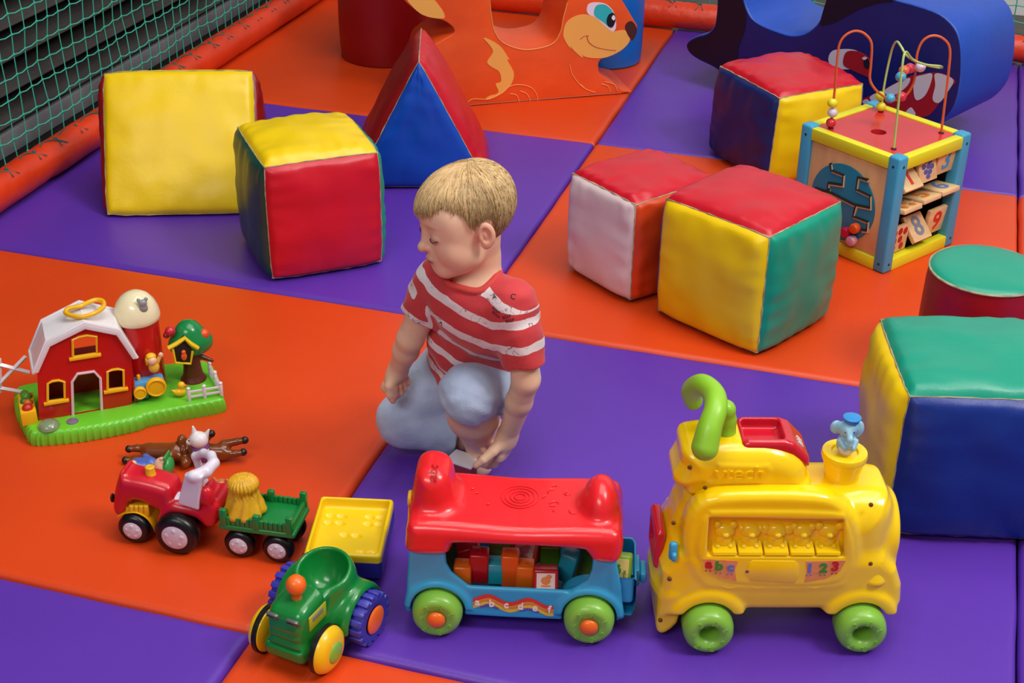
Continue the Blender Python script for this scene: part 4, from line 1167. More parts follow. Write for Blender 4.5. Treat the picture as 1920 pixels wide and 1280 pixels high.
hd = [(x_, BZ+.0005) if i in (0, 5) else (x_, z_) for i, (x_, z_) in enumerate(door)]
wl = obj('front_wall', cutout(wall_o, [hd, w1, w2, w3], YF, YF+.004), F_RED, bn, 30)
BD = .075
xl, xr = wall_o[1][0], wall_o[-2][0]; ez = wall_o[1][1]
obj('side_wall', mv(rbox(.004, BD-.004, wall_o[1][1]-BZ+.002, .0005), xl+.003, YF+BD/2+.001, (wall_o[1][1]+BZ)/2), F_RED, bn)
obj('side_wall', mv(rbox(.004, BD-.004, wall_o[-2][1]-BZ+.002, .0005), xr-.003, YF+BD/2+.001, (wall_o[-2][1]+BZ)/2), F_RED, bn)
obj('back_wall', mv(rbox(xr-xl-.006, .003, .075, .0005), (xl+xr)/2, YF+BD-.001, BZ+.0365), F_RED, bn)
obj('loft_floor', mv(rbox(xr-xl-.01, BD-.012, .003, .0005), (xl+xr)/2, YF+BD/2+.006, f(160, 690, y=YF)[2]), F_RED, bn)
ro = xz([(63, 700), (86, 643), (158, 606), (224, 620), (258, 672)], YF-.006); ri = [(x_+dx, z_-dz) for (x_, z_), dx, dz in zip(ro, (.008, .006, 0, -.006, -.008), (.0, .008, .0115, .008, .0))]
roof = obj('roof', prism(ro+ri[::-1], YF-.007, YF+BD+.005, .0012), F_WHITE, bn, 30)
# raised ribs at each roof edge
for yq in (YF-.004, YF+BD+.002):
    obj('roof_rib', tube([(x_, yq, z_+.0008) for x_, z_ in ro], .0028, 6), F_WHITE, roof)
obj('roof_rib', tube([(ro[0][0], YF-.005, ro[0][1]), (ro[0][0], YF+BD+.003, ro[0][1])], .003, 6), F_WHITE, roof)
hz = ro[2][1]+.006
H4 = lambda L: [f(q[0], q[1], z=hz+(q[2] if len(q) > 2 else 0)) for q in L]
part_label(obj('carry_handle', [tube(smooth_path(H4([(125, 588, -.004), (150, 594, -.003), (175, 588), (193, 576), (193, 565), (180, 562), (165, 567), (150, 574), (133, 577, -.002), (125, 581, -.004)]), 6, True), .0042, 8, True)], F_YEL, bn, 180), 'yellow looped carry handle')
def arch_frame(w, nm, grow=.0035):
    c_ = np.mean(w, 0)
    L = [(p[0], YF-.0015, p[1]) for p in w]
    q = obj('window_frame', tube(L+[L[0]], .0024, 6), F_YEL, bn, 30)
    obj('sill', mv(rbox(abs(w[-1][0]-w[0][0])+.014, .006, .0055, .001), (w[0][0]+w[-1][0])/2, YF-.0025, (w[0][1]+w[-1][1])/2-.003), F_YEL, q)
for w_ in (w1, w2, w3): arch_frame(w_, '')
obj('door_trim', tube([(p[0], YF-.0015, p[1]) for p in door], .0026, 6), F_PINK, bn, 30)
# white lattice gate at the back corner
gy = .125
gz = lambda L: [(p[0], gy, p[1]) for p in xz(L, gy)]
gt = obj('gate', tube(gz([(-30, 676), (55, 698)]), .0042, 4), F_WHITE, bn, 30)
for L in ([(-30, 722), (50, 736)], [(-4, 722), (48, 668)], [(-2, 672), (0, 735)]): obj('gate_board', tube(gz(L), .0040, 4), F_WHITE, gt, 30)
# vegetable crate
vb = obj('vegetable_crate', [mv(rbox(.027, .07, .027, .002), .004, .066, BZ+.012)], F_YEL, bn)
for k, (dx, dy, r, c) in enumerate(((0, -.018, .0075, 'c1271a'), (.002, -.004, .0065, 'd8741c'), (-.003, .002, .006, '3c7a1f'), (.001, .014, .008, '5b9a2b'), (-.001, .023, .0065, '4b8a24'))):
    obj('vegetable', mv(ball(r*1.25), .004+dx*1.2, .066+dy*1.2, BZ+.026), plastic('veg_'+c, c, .35), vb)
part_label(obj('bubble', mv(lathe([(.0185, 0), (.018, .004), (.015, .0085), (.009, .0115), (0, .0125)], 32), *f(92, 800, z=BZ)), plastic('smoky_dome', 'a9c49a', .15, trans=.55, coat=.4), bn, 60), 'smoky clear dome')
part_label(obj('button', mv(cyl(.0105, .004, 24), *f(136, 790, z=BZ)), plastic('button_purple', '7d6a86', .3), bn), 'purple button')
# silo
sx, sy = .212, .10
zt = f(262, 603, y=sy-.02)[2]
sl = obj('silo', mv(lathe([(0, BZ), (.037, BZ), (.0365, zt), (0, zt)], 40), sx, sy, 0), F_RED, bn, 40)
part_label(obj('dome', mv(lathe([(0, zt-.004), (.038, zt-.004), (.0405, zt-.001), (.041, zt+.006), (.0385, zt+.018), (.033, zt+.031), (.024, zt+.042), (.012, zt+.049), (0, zt+.051)], 48), sx, sy, 0), F_CREAM, sl, 60), 'cream dome')
mo_ = f(268, 572, y=sy-.03)
ms = lambda P: smin(smin(s_ell(P, mo_+[0, 0, .004], (.0075, .006, .007)), s_ell(P, mo_+[0, 0, -.006], (.008, .006, .008)), .003), np.minimum(s_ball(P, mo_+[-.0065, .001, .0105], .0034), s_ball(P, mo_+[.0065, .001, .0105], .0034)), .0015)
part_label(obj('mouse_figure', sdf(ms, mo_-.02, mo_+.02, .0011), plastic('mouse_grey', '8c8a8a', .4), sl, 180), 'grey mouse looking out of the dome')
# apple tree
tx, ty_ = .298, .095
kn = np.array([tx, ty_, 0])
tz0 = BZ; tzc = f(350, 640, y=ty_)[2]
trunk = lambda P: smin(s_chain(P, [kn+[0, 0, tz0], kn+[0, 0, tz0+.014], kn+[-.001, 0, tzc-.015]], [.024, .0165, .0145], .004), s_cap(P, kn+[.006, 0, tzc-.028], f(398, 676, y=ty_-.01), .0065, .003), .005)
tk = obj('tree_trunk', sdf(trunk, kn+[-.04, -.04, tz0-.005], kn+[.06, .04, tzc+.01], .0018), F_BROWN, bn, 180)
crown = lambda P: smin(smin(s_ell(P, kn+[0, 0, tzc+.016], (.026, .026, .026)), s_ell(P, kn+[-.008, -.002, tzc-.002], (.031, .03, .022)), .014), s_ell(P, kn+[.014, -.002, tzc-.002], (.028, .027, .022)), .014)
cw = obj('tree_crown', sdf(crown, kn+[-.06, -.06, tzc-.05], kn+[.06, .06, tzc+.06], .002), F_LEAF, bn, 180)
for px, py, c, r in ((319, 621, 'c2202e', .0095), (382, 626, 'e2501e', .0098), (312, 628, '8e1a20', .006)):
    obj('apple', mv(ball(r), *f(px, py, y=ty_-.012)), plastic('apple_'+c, c, .3), cw)
yb_ = ty_-.036
bh = [tuple(f(q[0]/5.82+220, q[1]/5.82+580, y=yb_)[[0, 2]]) for q in [(555, 420), (640, 375), (735, 310), (800, 370), (880, 420)]]
bx = [tuple(f(q[0]/5.82+220, q[1]/5.82+580, y=yb_)[[0, 2]]) for q in [(605, 430), (635, 580), (800, 590), (820, 455)]]
b_ = obj('birdhouse', [bar(bh, yb_-.001, .0042), bar(bx, yb_, .0024)], plastic('birdhouse_yellow', 'ecc915', .3), bn, 50)
obj('recess', prism(bx+[bh[2]], yb_+.001, yb_+.012, .0005), mat('dark_inside', '1a0f0c', .7), b_)
p = f(345, 668, y=yb_-.002)
part_label(obj('bird', [mv(ball(1, .0055, .004, .008, 14, 10), *p), mv(ball(.0042), p[0], p[1], p[2]+.009)], plastic('bird_orange', 'e2571b', .35), b_), 'orange bird in the birdhouse')
# white fence
fy = .018
fn = None
for i, (px, pt, pb, y) in enumerate(((354, 730, 758, fy), (383, 723, 750, fy), (414, 717, 745, fy), (404, 702, 718, .06), (394, 690, 705, .095))):
    b0 = f(px, pt+8, y=y)
    g = [mv(cyl(.0034, .026, 10), b0[0], y, BZ+.012), mv(ball(.0038, 1, 1, .7, 10, 6), b0[0], y, BZ+.026)]
    if fn is None: fn = obj('fence', g, F_WHITE, bn, 40)
    else: obj('fence_post', g, F_WHITE, fn, 40)
for z in (.008, .018):
    obj('fence_rail', mv(rbox(.058, .003, .0045, .0008), f(384, 735, y=fy)[0], fy, BZ+z), F_WHITE, fn)
    obj('fence_rail', tube([(f(414, 717, y=fy)[0], fy, BZ+z), (f(394, 690, y=.095)[0], .095, BZ+z)], .0024, 4), F_WHITE, fn, 30)
# duckling
dk = f(339, 742, z=BZ)
duck = lambda P: smin(smin(s_ell(P, dk+[0, 0, .0085], (.0105, .0085, .0085)), s_ball(P, dk+[.003, 0, .022], .0068), .005), s_cap(P, dk+[-.008, 0, .009], dk+[-.0135, 0, .014], .004, .0018), .004)
d_ = obj('duckling', sdf(duck, dk-[.025, .02, .002], dk+[.025, .02, .036], .0012), plastic('duck_yellow', 'f0bb16', .35), bn, 180)
part_label(obj('beak', mv(ball(1, .0038, .003, .0022, 10, 8), *(dk+[.0095, -.002, .021])), plastic('beak_orange', 'e2621b', .4), d_), 'orange beak')
# blue tractor with waving driver
q = f(282, 700, y=.05)
tb = obj('blue_tractor', [mv(rbox(.056, .026, .026, .003), q[0]-.006, .056, BZ+.026), mv(rbox(.02, .022, .012, .002), q[0]-.018, .056, BZ+.01), mv(rbox(.01, .03, .006, .001), q[0]-.024, .056, BZ+.008)], F_SKY, bn)
for px, py, r in ((263, 737, .0115), (293, 726, .0182)):
    c = f(px, py, y=.036); w_ = obj('wheel', [mv(cyl(r, .008, 28, 'Y', .001), c[0], .038, max(c[2], BZ+r)), mv(torus(r*.86, r*.1, 28, 6, 'Y'), c[0], .0335, max(c[2], BZ+r))], F_YEL, tb, 40)
obj('exhaust_pipe', mv(cyl(.0034, .012, 12), f(258, 694, y=.056)[0], .056, BZ+.043), F_YEL, tb)
p = f(287, 684, y=.056)
dv = obj('driver_figure', [mv(ball(1, .010, .008, .012, 16, 10), p[0]+.001, .056, p[2]-.004), mv(rt(tube([(0, 0, 0), (.006, 0, .012)], .0038, 8), 'Z', 0), p[0]+.007, .056, p[2]+.002)], plastic('driver_shirt', 'e6b73a', .4), bn, 60)
obj('face', mv(ball(1, .0088, .008, .009, 18, 12), p[0]-.001, .0535, p[2]+.010), F_SKIN, dv)
part_label(obj('hair', [mv(ball(1, .0095, .0085, .007, 16, 10), p[0]-.002, .0575, p[2]+.0165), mv(ball(1, .004, .007, .009, 12, 8), p[0]-.0095, .0575, p[2]+.009)], plastic('hair_yellow', 'e8b51c', .4), dv), 'yellow hair')
obj('hand', mv(ball(.0045, 1, .8, 1.2, 12, 8), p[0]+.0155, .056, p[2]+.0175), F_SKIN, dv)

# ------------------------------------------------------------------ red tractor with wagon
f, o, a = floor_frame((252, 1020), (507, 1055))
rtm = Matrix.Translation(Vector(o)) @ Matrix.Rotation(a, 4, 'Z')
C_RED = plastic('tractor_red', 'cc1226', .3, coat=.2); C_YEL = plastic('chassis_yellow', 'e7a915', .32); C_TYRE = mat('black_tyre', '0c0c0e', .32, bump=.05, bscale=80); C_HUB = plastic('hub_lilac', 'd3c3cf', .3)
C_GRN = plastic('wagon_green', '0f7a37', .32); C_LIL = plastic('cage_lilac', 'd9d0df', .3)
def toy_wheel(x, y0, r, w, parent, side=-1):
    """tyre with a patterned hub; outer face at y0"""
    yc = y0-side*w/2
    p = obj('wheel', mv(lathe([(r*.55, -w/2), (r*.72, -w/2-.001), (r*.9, -w/2+.0015), (r, -w/2+w*.25), (r, w/2-w*.25), (r*.9, w/2-.0015), (r*.72, w/2+.001), (r*.55, w/2)], 40, 'Y'), x, yc, r), C_TYRE, parent, 60)
    h = [mv(rt(ball(1, r*.66, r*.66, .006, 32, 14), 'X', PI/2), x, yc+side*(w/2-.002), r)]
    for k in range(5):
        an = k*2*PI/5+.3
        h.append(mv(ball(1, r*.17, .0032, r*.17, 10, 8), x+r*.34*math.cos(an), yc+side*(w/2+.0008), r+r*.34*math.sin(an)))
    part_label(obj('hub', h, C_HUB, p, 60), 'pale lilac hub')
    return p
rt_ = thing('toy_tractor', 'red toy tractor with pale lilac roll bar and black tyres, hitched to green wagon', 'toy tractor', o, a)
px2 = lambda L, y: sm([f(*q, y=y)[[0, 2]] for q in L], 3)
hood_o = px2([(207, 958), (210, 922), (219, 893), (226, 889), (232, 897), (262, 903), (296, 912), (316, 922), (322, 945), (308, 962), (285, 958), (262, 946), (243, 946), (236, 966), (218, 972)], .014)
rear_o = px2([(292, 985), (298, 955), (318, 944), (340, 949), (366, 952), (384, 946), (400, 944), (410, 955), (408, 972), (402, 988), (384, 990), (365, 974), (335, 968), (312, 976)], .008)
def rt_sdf(P):
    d = s_extr(P, hood_o, .014, .066, .016)
    d = smin(d, s_extr(P, rear_o, .006, .074, .012), .006)
    d = smin(d, s_ell(P, f(319, 935, y=.028), (.012, .016, .02)), .004)
    d = smin(d, s_ell(P, f(393, 926, y=.04), (.009, .026, .022)), .008)
    d = smin(d, s_ell(P, f(352, 922, y=.064), (.026, .009, .018)), .006)
    return smin(d, s_ell(P, f(388, 930, y=.012), (.012, .010, .018)), .006)
obj('body', sdf(rt_sdf, (-.06, -.005, .02), (.15, .085, .125), .0018), C_RED, rt_, 180)
eng = [f(*q, y=.022)[[0, 2]] for q in [(238, 948), (280, 952), (290, 985), (232, 985)]]
obj('engine_block', [prism([tuple(q) for q in eng], .016, .064, .003)]+[mv(cyl(.0045, .022, 12), f(248+9*k, 957, y=.016)[0], .016, f(248+9*k, 957, y=.016)[2]) for k in range(4)], C_YEL, rt_, 45)
arc = [f(*q, y=.008) for q in [(219, 970), (236, 963), (255, 962), (272, 970), (284, 984), (290, 998)]]
obj('front_fender', grid(lambda u, v: smooth_path(arc, 8)[min(int(u*40), 40)]+np.array([0, v*.064, 0]), 41, 8), C_YEL, rt_, 60)
p = f(283, 893, y=.04)
obj('exhaust_pipe', [mv(sc(lathe([(0, -.014), (.0078, -.014), (.0078, .002), (.0058, .005), (.0055, .015), (.004, .016), (0, .015)], 20), 1.35, 1.35, 1.2), *p)], C_YEL, rt_, 40)
pil = [f(*q, y=.004) for q in [(334, 943), (373, 955), (379, 894), (347, 889)]]
def cage(P):
    d = s_extr(P, [q[[0, 2]] for q in pil], .001, .011, .002)
    K = [f(362, 892, y=.006), f(386, 884, y=.02), f(401, 868, y=.04), f(396, 854, y=.058), f(382, 849, y=.068), f(366, 855, y=.072)]
    d = smin(d, s_chain(P, K, [.009, .0095, .0085, .0075, .0065, .006], .003), .006)
    return smin(d, s_cap(P, K[-1], (K[-1][0]+.014, .072, .07), .006, .007), .004)
obj('roll_bar', sdf(cage, (.04, -.012, .055), (.16, .09, .17), .0016), C_LIL, rt_, 180)
part_label(obj('seat', mv(ball(1, .012, .014, .008, 16, 10), *f(331, 933, y=.03)), C_LIL, rt_), 'pale lilac seat')
obj('headlight', mv(ball(1, .003, .006, .008, 12, 8), *f(211, 933, y=.026)), BLK, rt_)
toy_wheel(0, 0, .026, .02, rt_); toy_wheel(0, .08, .026, .02, rt_, 1)
toy_wheel(.0765, -.014, .035, .026, rt_); toy_wheel(.0765, .094, .035, .026, rt_, 1)
obj('tow_bar', [mv(rbox(.03, .022, .012, .003), .127, .04, .04), mv(rbox(.009, .009, .03, .002), .137, .04, .05)], C_YEL, rt_)
wg = thing('toy_wagon', 'dark green toy wagon with fence posts and black tyres behind the red tractor', 'toy wagon', rtm @ Vector((.205, 0, 0)), a)
obj('bed', [mv(rbox(.122, .076, .010, .003, 3), 0, .039, .055), mv(rbox(.116, .07, .006, .002), 0, .039, .061)], C_GRN, wg)
for i in (-1, 1):
    for y in (.005, .073):
        obj('post', mv(rbox(.011, .009, .03, .0022), i*.053, y, .073), C_GRN, wg)
    obj('post', mv(rbox(.011, .009, .026, .0022), 0, .005 if i < 0 else .073, .071), C_GRN, wg)
    obj('end_board', mv(rbox(.006, .062, .014, .001), i*.054, .039, .066), C_GRN, wg)
for y in (.005, .073):
    for s in (-1, 1):
        g = [mv(rbox(.0072, .005, .015+.001*(k % 2), .0012), s*.0265-.0185+.0075*k, y, .067) for k in range(6)]
        obj('side_board', g, C_GRN, wg)['kind'] = 'thing'
obj('chassis', mv(rbox(.09, .04, .014, .003), 0, .039, .044), C_YEL, wg)
for i in (-1, 1):
    toy_wheel(i*.031, 0, .0245, .02, wg); toy_wheel(i*.031, .078, .0245, .02, wg, 1)
# sheaf of hay
hy = np.array(rtm @ Vector((.176, .034, 0)))
def hay(P):
    q = P-hy
    d = s_chain(q, [(0, 0, .0745), (0, 0, .105)], [.029, .018], .004)
    d = smin(d, s_ell(q, (.001, 0, .118), (.024, .023, .015)), .006)
    for k in range(9):
        an = k*2*PI/9+.3
        d = smin(d, s_cap(q, (.026*math.cos(an), .026*math.sin(an), .072), (.016*math.cos(an+.3), .016*math.sin(an+.3), .108), .0085, .005), .004)
    an = np.arctan2(q[..., 1], q[..., 0])
    return np.maximum(d-.0012*np.sin(an*24+q[..., 2]*150)*(q[..., 2] > .1), .0665-q[..., 2])
tag(obj('hay_sheaf', sdf(hay, hy+[-.05, -.05, .06], hy+[.05, .05, .14], .0016), plastic('hay_yellow', 'd9a316', .5, bump=.3, bscale=220, var=.15, vscale=60), None, 180), 'yellow plastic hay sheaf standing in the green wagon', 'toy hay')

# ---- little figures lying about behind the tractor
BRN = plastic('horse_brown', '7a3a12', .22, coat=.3, var=.15, vscale=60); DBR = plastic('hoof_dark', '1c1210', .35); WHT = plastic('toy_white', 'e6dfe2', .35)
def lying_horse(name, label, pos, rz, flip=False):
    t = thing(name, label, 'toy animal', pos, rz)
    B = lambda P: smin(smin(smin(s_cap(P, (-.022, 0, .016), (.022, 0, .018), .0145, .0165), s_cap(P, (.024, 0, .02), (.042, -.012, .014), .011, .0095), .008), s_ell(P, (.046, -.018, .0125), (.009, .0135, .0105)), .005),
                        np.minimum(s_chain(P, [(-.024, -.012, .010), (-.045, -.016, .008), (-.058, -.018, .007)], [.008, .0062, .006], .003), s_chain(P, [(-.022, .002, .02), (-.044, 0, .021), (-.056, -.002, .02)], [.0085, .0062, .006], .003)), .006)
    F2 = lambda P: smin(B(P), np.minimum(s_chain(P, [(.014, -.014, .012), (-.002, -.03, .009)], [.008, .006], 0), s_chain(P, [(.02, -.012, .02), (.01, -.028, .02)], [.008, .006], 0)), .005)
    obj('body', sdf(lambda P: smin(F2(P), np.minimum(s_ell(P, (.05, -.002, .022), (.004, .006, .009)), s_ell(P, (.043, -.012, .027), (.0045, .005, .008))), .003), (-.075, -.05, -.005), (.075, .035, .045), .0015), BRN, t, 180)
    for x, y, z in ((-.06, -.0185, .0072), (-.058, -.0022, .0195), (-.0045, -.032, .0085), (.0085, -.03, .0198)):
        obj('hoof', mv(ball(.0068, 1, 1, 1, 12, 8), x, y, max(z, .0068)), DBR, t)
    obj('mane', [mv(ball(1, .013, .005, .009, 14, 10), .031, .006, .028), mv(ball(1, .007, .006, .006, 12, 8), .044, .002, .03)], plastic('mane_brown', '5a2a0e', .35), t)
    return t
p = at(307, 862, 0)
lying_horse('toy_horse', 'brown toy horse lying on its side behind the red tractor hood', p, a+.1)
p = at(398, 853, 0)
t = lying_horse('toy_horse', 'brown toy horse on its back with legs up behind the white toy cat', p, a+.35)
t.rotation_euler = (-PI/2, 0, a+PI+.2); t.location.z = .0175
p = at(378, 872, 0)
t = thing('toy_cat', 'white toy cat with purple collar behind the pale lilac roll bar', 'toy animal', p, a)
wc = lambda P: smin(smin(smin(s_ell(P, (0, 0, .052), (.0165, .015, .0145)), s_ell(P, (.002, 0, .022), (.015, .014, .022)), .004), np.minimum(s_cap(P, (-.006, 0, .062), (-.008, 0, .077), .006, .002), s_cap(P, (.012, .004, .06), (.017, .006, .07), .005, .002)), .003), s_ell(P, (-.0145, -.006, .049), (.006, .006, .005)), .003)
obj('body', sdf(wc, (-.03, -.03, -.004), (.04, .03, .085), .0015), WHT, t, 180)
part_label(obj('collar', mv(torus(.0125, .0028, 28, 8), .001, 0, .0385), plastic('collar_purple', '7a3f86', .4), t), 'purple collar')
part_label(obj('jacket', mv(ball(1, .0165, .0148, .015, 18, 12), .003, .0, .021), plastic('jacket_purple', '5c3576', .4), t), 'purple jacket')
for s in (-1, 1): obj('eye', mv(ball(.0014, 1, 1, 1, 8, 6), -.0125+.008*(s > 0), -.0125, .056), BLK, t)
# farmer lying on his back
p = at(293, 887, 0)
t = thing('toy_farmer', 'toy farmer with green cap and blue shirt lying behind the red hood', 'toy figure', p, a+.05)
fb = lambda P: smin(s_cap(P, (-.03, 0, .014), (-.008, 0, .016), .0125, .0135), np.minimum(s_cap(P, (-.016, -.012, .02), (-.028, -.016, .026), .005), s_cap(P, (-.012, .013, .018), (-.024, .018, .02), .005)), .004)
obj('body', sdf(fb, (-.06, -.035, -.004), (.02, .04, .045), .0016), plastic('farmer_blue', '4a63b5', .4), t, 180)
obj('head', [mv(ball(1, .0155, .015, .0155, 20, 14), .013, 0, .0165), mv(ball(.0035), .014, -.003, .032), mv(ball(1, .005, .006, .005, 12, 8), .016, -.0145, .013), mv(ball(.006), -.03, -.018, .028)], F_SKIN, t)
part_label(obj('cap', [mv(rt(ball(1, .0165, .0165, .009, 20, 12), 'Y', PI/2), .0235, 0, .0175), mv(rbox(.004, .026, .016, .0018), .0225, 0, .034)], plastic('cap_green', '2f9a48', .35), t), 'green cap')
p = f(413, 898, y=.115); p = rtm @ Vector((p[0], .115, 0))
t = thing('toy_animal', 'small tan toy animal mostly hidden between the red tractor and the hay sheaf', 'toy animal', p, a)
obj('body', sdf(lambda P: smin(smin(s_ell(P, (0, 0, .02), (.015, .013, .02)), s_ball(P, (0, 0, .046), .014), .004), np.minimum(s_ell(P, (-.011, 0, .058), (.004, .003, .006)), s_ell(P, (.011, 0, .058), (.004, .003, .006))), .002), (-.03, -.03, -.004), (.03, .03, .075), .0016), plastic('pig_tan', 'c9713f', .4), t, 180)
part_label(obj('neckerchief', mv(torus(.0115, .004, 24, 8), 0, 0, .034), plastic('kerchief_yellow', 'e2b02a', .4), t), 'yellow neckerchief')

# ------------------------------------------------------------------ green tractor and its trailer
ga = math.radians(-9.5)
go = np.array([-.734, 1.423, 0])
f = set_frame(go, ga)
G_GRN = plastic('tractor_green', '0e7d33', .25, coat=.25); G_YEL = plastic('wheel_yellow', 'efbf12', .3); G_ORG = plastic('tractor_orange', 'ee6a1a', .35); G_PUR = plastic('tyre_violet', '3b3aa8', .35)
gt = thing('toy_tractor', 'green toy tractor with yellow front wheels and violet rear tyres, in front of yellow trailer', 'toy tractor', go, ga)
side_g = sm([(-.022, .022), (-.030, .05), (-.026, .088), (-.012, .103), (.02, .108), (.045, .112), (.052, .09), (.052, .03), (.03, .022)], 3)
def green_sdf(P):
    Q = P[..., [1, 0, 2]]                         # outline runs along y
    d = s_extr(Q, side_g, -.030, .030, .013)
    d = smin(d, s_box(P, (0, -.022, .034), (.034, .012, .014), .01), .008)
    for s in (-1, 1):                              # rear fenders
        q = P-np.array([s*.044, .083, .038]); rad = np.hypot(q[..., 1], q[..., 2])
        d = smin(d, smax(smax(rad-.05, np.abs(q[..., 0])-.019, .01), -(q[..., 2]+.005), .004), .014)
    tub = s_ell(P, (0, .078, .085), (.047, .046, .052))
    d = smin(d, smax(tub, .03-P[..., 2], .005), .008)
    cut = s_ell(P, (0, .075, .118), (.036, .034, .055))
    d = smax(d, -smax(cut, .064-P[..., 2], .006), .006)
    d = smax(d, -((P[..., 2]-.108)-.35*(P[..., 1]-.078)-.0), .006) if False else d
    top = P[..., 2]-(.1+.32*(P[..., 1]-.045))
    d = np.where(P[..., 1] > .03, smax(d, top, .006), d)
    for s in (-1, 1):
        q = P-np.array([s*.05, .083, .036]); rad = np.hypot(q[..., 1], q[..., 2])
        d = smax(d, -np.maximum(rad-.042, .034-s*P[..., 0]), .004)
    for k in range(4):                             # grille ribs
        d = smax(d, -s_box(P, (0, -.034, .044+.012*k), (.028, .006, .0016), .0014), .003)
    return d
obj('body', sdf(green_sdf, (-.075, -.05, .008), (.075, .14, .145), .002), G_GRN, gt, 180)
for s in (-1, 1):
    q = obj('headlight', mv(rt(rbox(.02, .006, .012, .003), 'X', .5), s*.0165, -.0265, .0905), plastic('lamp_grey', '5a615f', .2), gt)
    obj('lamp_bar', mv(rt(rbox(.016, .002, .002, .0005), 'X', .5), s*.0165, -.030, .0905), BLK, q)
part_label(obj('side_sticker', mv(rbox(.0015, .042, .024, .0006), .0302, .012, .078), plastic('sticker_olive', 'b9b32a', .3), gt), 'yellow green side sticker')
obj('engine_print', mv(rbox(.0006, .026, .009, .0002), .0312, .012, .082), plastic('print_grey', '8b8a72', .4), gt)
p = f(552, 1112, y=-.004)
part_label(obj('exhaust_knob', [mv(lathe([(0, 0), (.0078, 0), (.0075, .006), (.007, .014), (.0115, .018), (.0145, .026), (.0132, .034), (.008, .040), (0, .0415)], 28), .002, .006, .100)], G_ORG, gt, 60), 'orange exhaust knob')
obj('dashboard', [mv(ball(.0058), -.008, .052, .077), mv(ball(.0058), .003, .054, .076), mv(ball(.0055), .014, .056, .074)], G_ORG, gt)['kind'] = 'thing'
def yel_wheel(s):
    w = .024
    p = obj('wheel', mv(lathe([(0, -w/2-.004), (.016, -w/2-.003), (.026, -w/2), (.033, -w/2+.005), (.0352, 0), (.033, w/2-.003), (.024, w/2), (0, w/2)], 40, 'X'), 0, 0, 0), G_YEL, gt, 60)
    return p
def put_wheel(s, y, r, w, prof, mat_, stripe=None, cap=None, capr=.016, tread=False):
    V = lathe([(rr, hh*s) for rr, hh in prof], 44, 'X')
    gs = [V]
    if tread:
        for k in range(16):
            an = k*2*PI/16
            gs.append(rt(mv(rbox(w*.96, .0095, .007, .0015), 0, 0, r-.0012), 'X', an))
    x = s*(.052 if y < .02 else .066)
    p = obj('wheel', mv(join(gs), x, y, r), mat_, gt, 45)
    if stripe: part_label(obj('tyre_band', mv(lathe([(r-.004, -.0035), (r+.0008, -.0035), (r+.0008, .0035), (r-.004, .0035)], 44, 'X', close=False), x-s*.004, y, r), C_TYRE, p, 40), 'black band')
    if cap: part_label(obj('hub', mv(rt(ball(1, capr, capr, .004, 28, 10), 'Y', PI/2), x+s*(w/2+.0008), y, r), cap[0], p), cap[1])
    return p
fw_prof = [(0, -.012), (.024, -.012), (.033, -.009), (.0352, -.004), (.0352, .001), (.032, .007), (.024, .012), (.014, .0135), (0, .0138)]
for s in (-1, 1):
    put_wheel(s, 0.0, .036, .024, fw_prof, G_YEL, True, (T_GRN, 'lime hub'), .0165)
    put_wheel(s, .083, .038, .026, [(0, -.013), (.03, -.013), (.0345, -.011), (.036, -.006), (.036, .008), (.034, .012), (.026, .0135), (.022, .011), (0, .010)], G_PUR, False, (G_ORG, 'orange hub'), .0215, True)
obj('axle', mv(cyl(.006, .1, 16, 'X'), 0, 0, .036), BLK, gt); obj('axle', mv(cyl(.006, .12, 16, 'X'), 0, .083, .038), BLK, gt)
obj('tow_hook', mv(rbox(.012, .02, .006, .002), 0, .132, .034), G_GRN, gt)
# trailer
c4_ = [at(592, 930, .058), at(730, 935, .058), at(722, 1043, .058), at(580, 1035, .058)]
oc = np.mean(c4_, 0); ta = math.radians(13.6)
tl = thing('toy_trailer', 'toy trailer with yellow tray, blue underside and red wheels behind the green tractor', 'toy trailer', (oc[0], oc[1], 0), ta)
TW, TD = .117, .148
def tray(P):
    d = s_box(P, (0, 0, .046), (TW/2, TD/2, .0135), .006)
    d = smax(d, -s_box(P, (0, 0, .069), (TW/2-.006, TD/2-.006, .028), .006), .003)
    for x, y in ((-.03, .035), (.032, .036), (0, -.004), (-.03, -.048), (.032, -.046)):
        for dx in (-.009, .009):
            for dy in ((-.009, .009) if y > .02 else (0,)):
                d = smax(d, -s_ell(P, (x+dx, y+dy, .042), (.009, .0062, .005)), .001)
    return d
obj('tray', sdf(tray, (-.07, -.085, .025), (.07, .085, .068), .0015), plastic('tray_yellow', 'f2cb0f', .3), tl, 180)
part_label(obj('underside', sdf(lambda P: smax(s_box(P, (0, 0, .031), (TW/2+.0004, TD/2+.0004, .0175), .006), -s_box(P, (0, 0, .06), (TW/2-.0035, TD/2-.0035, .028), .005), .001), (-.07, -.085, .008), (.07, .085, .06), .0015), plastic('trailer_blue', '1c2c8c', .35), tl), 'dark blue underside')
for s in (-1, 1):
    for y in (-.045, .045):
        part_label(obj('wheel', mv(cyl(.016, .012, 28, 'X', .003), s*.048, y, .016), plastic('trailer_wheel_red', 'b5161c', .35), tl), 'red wheel')
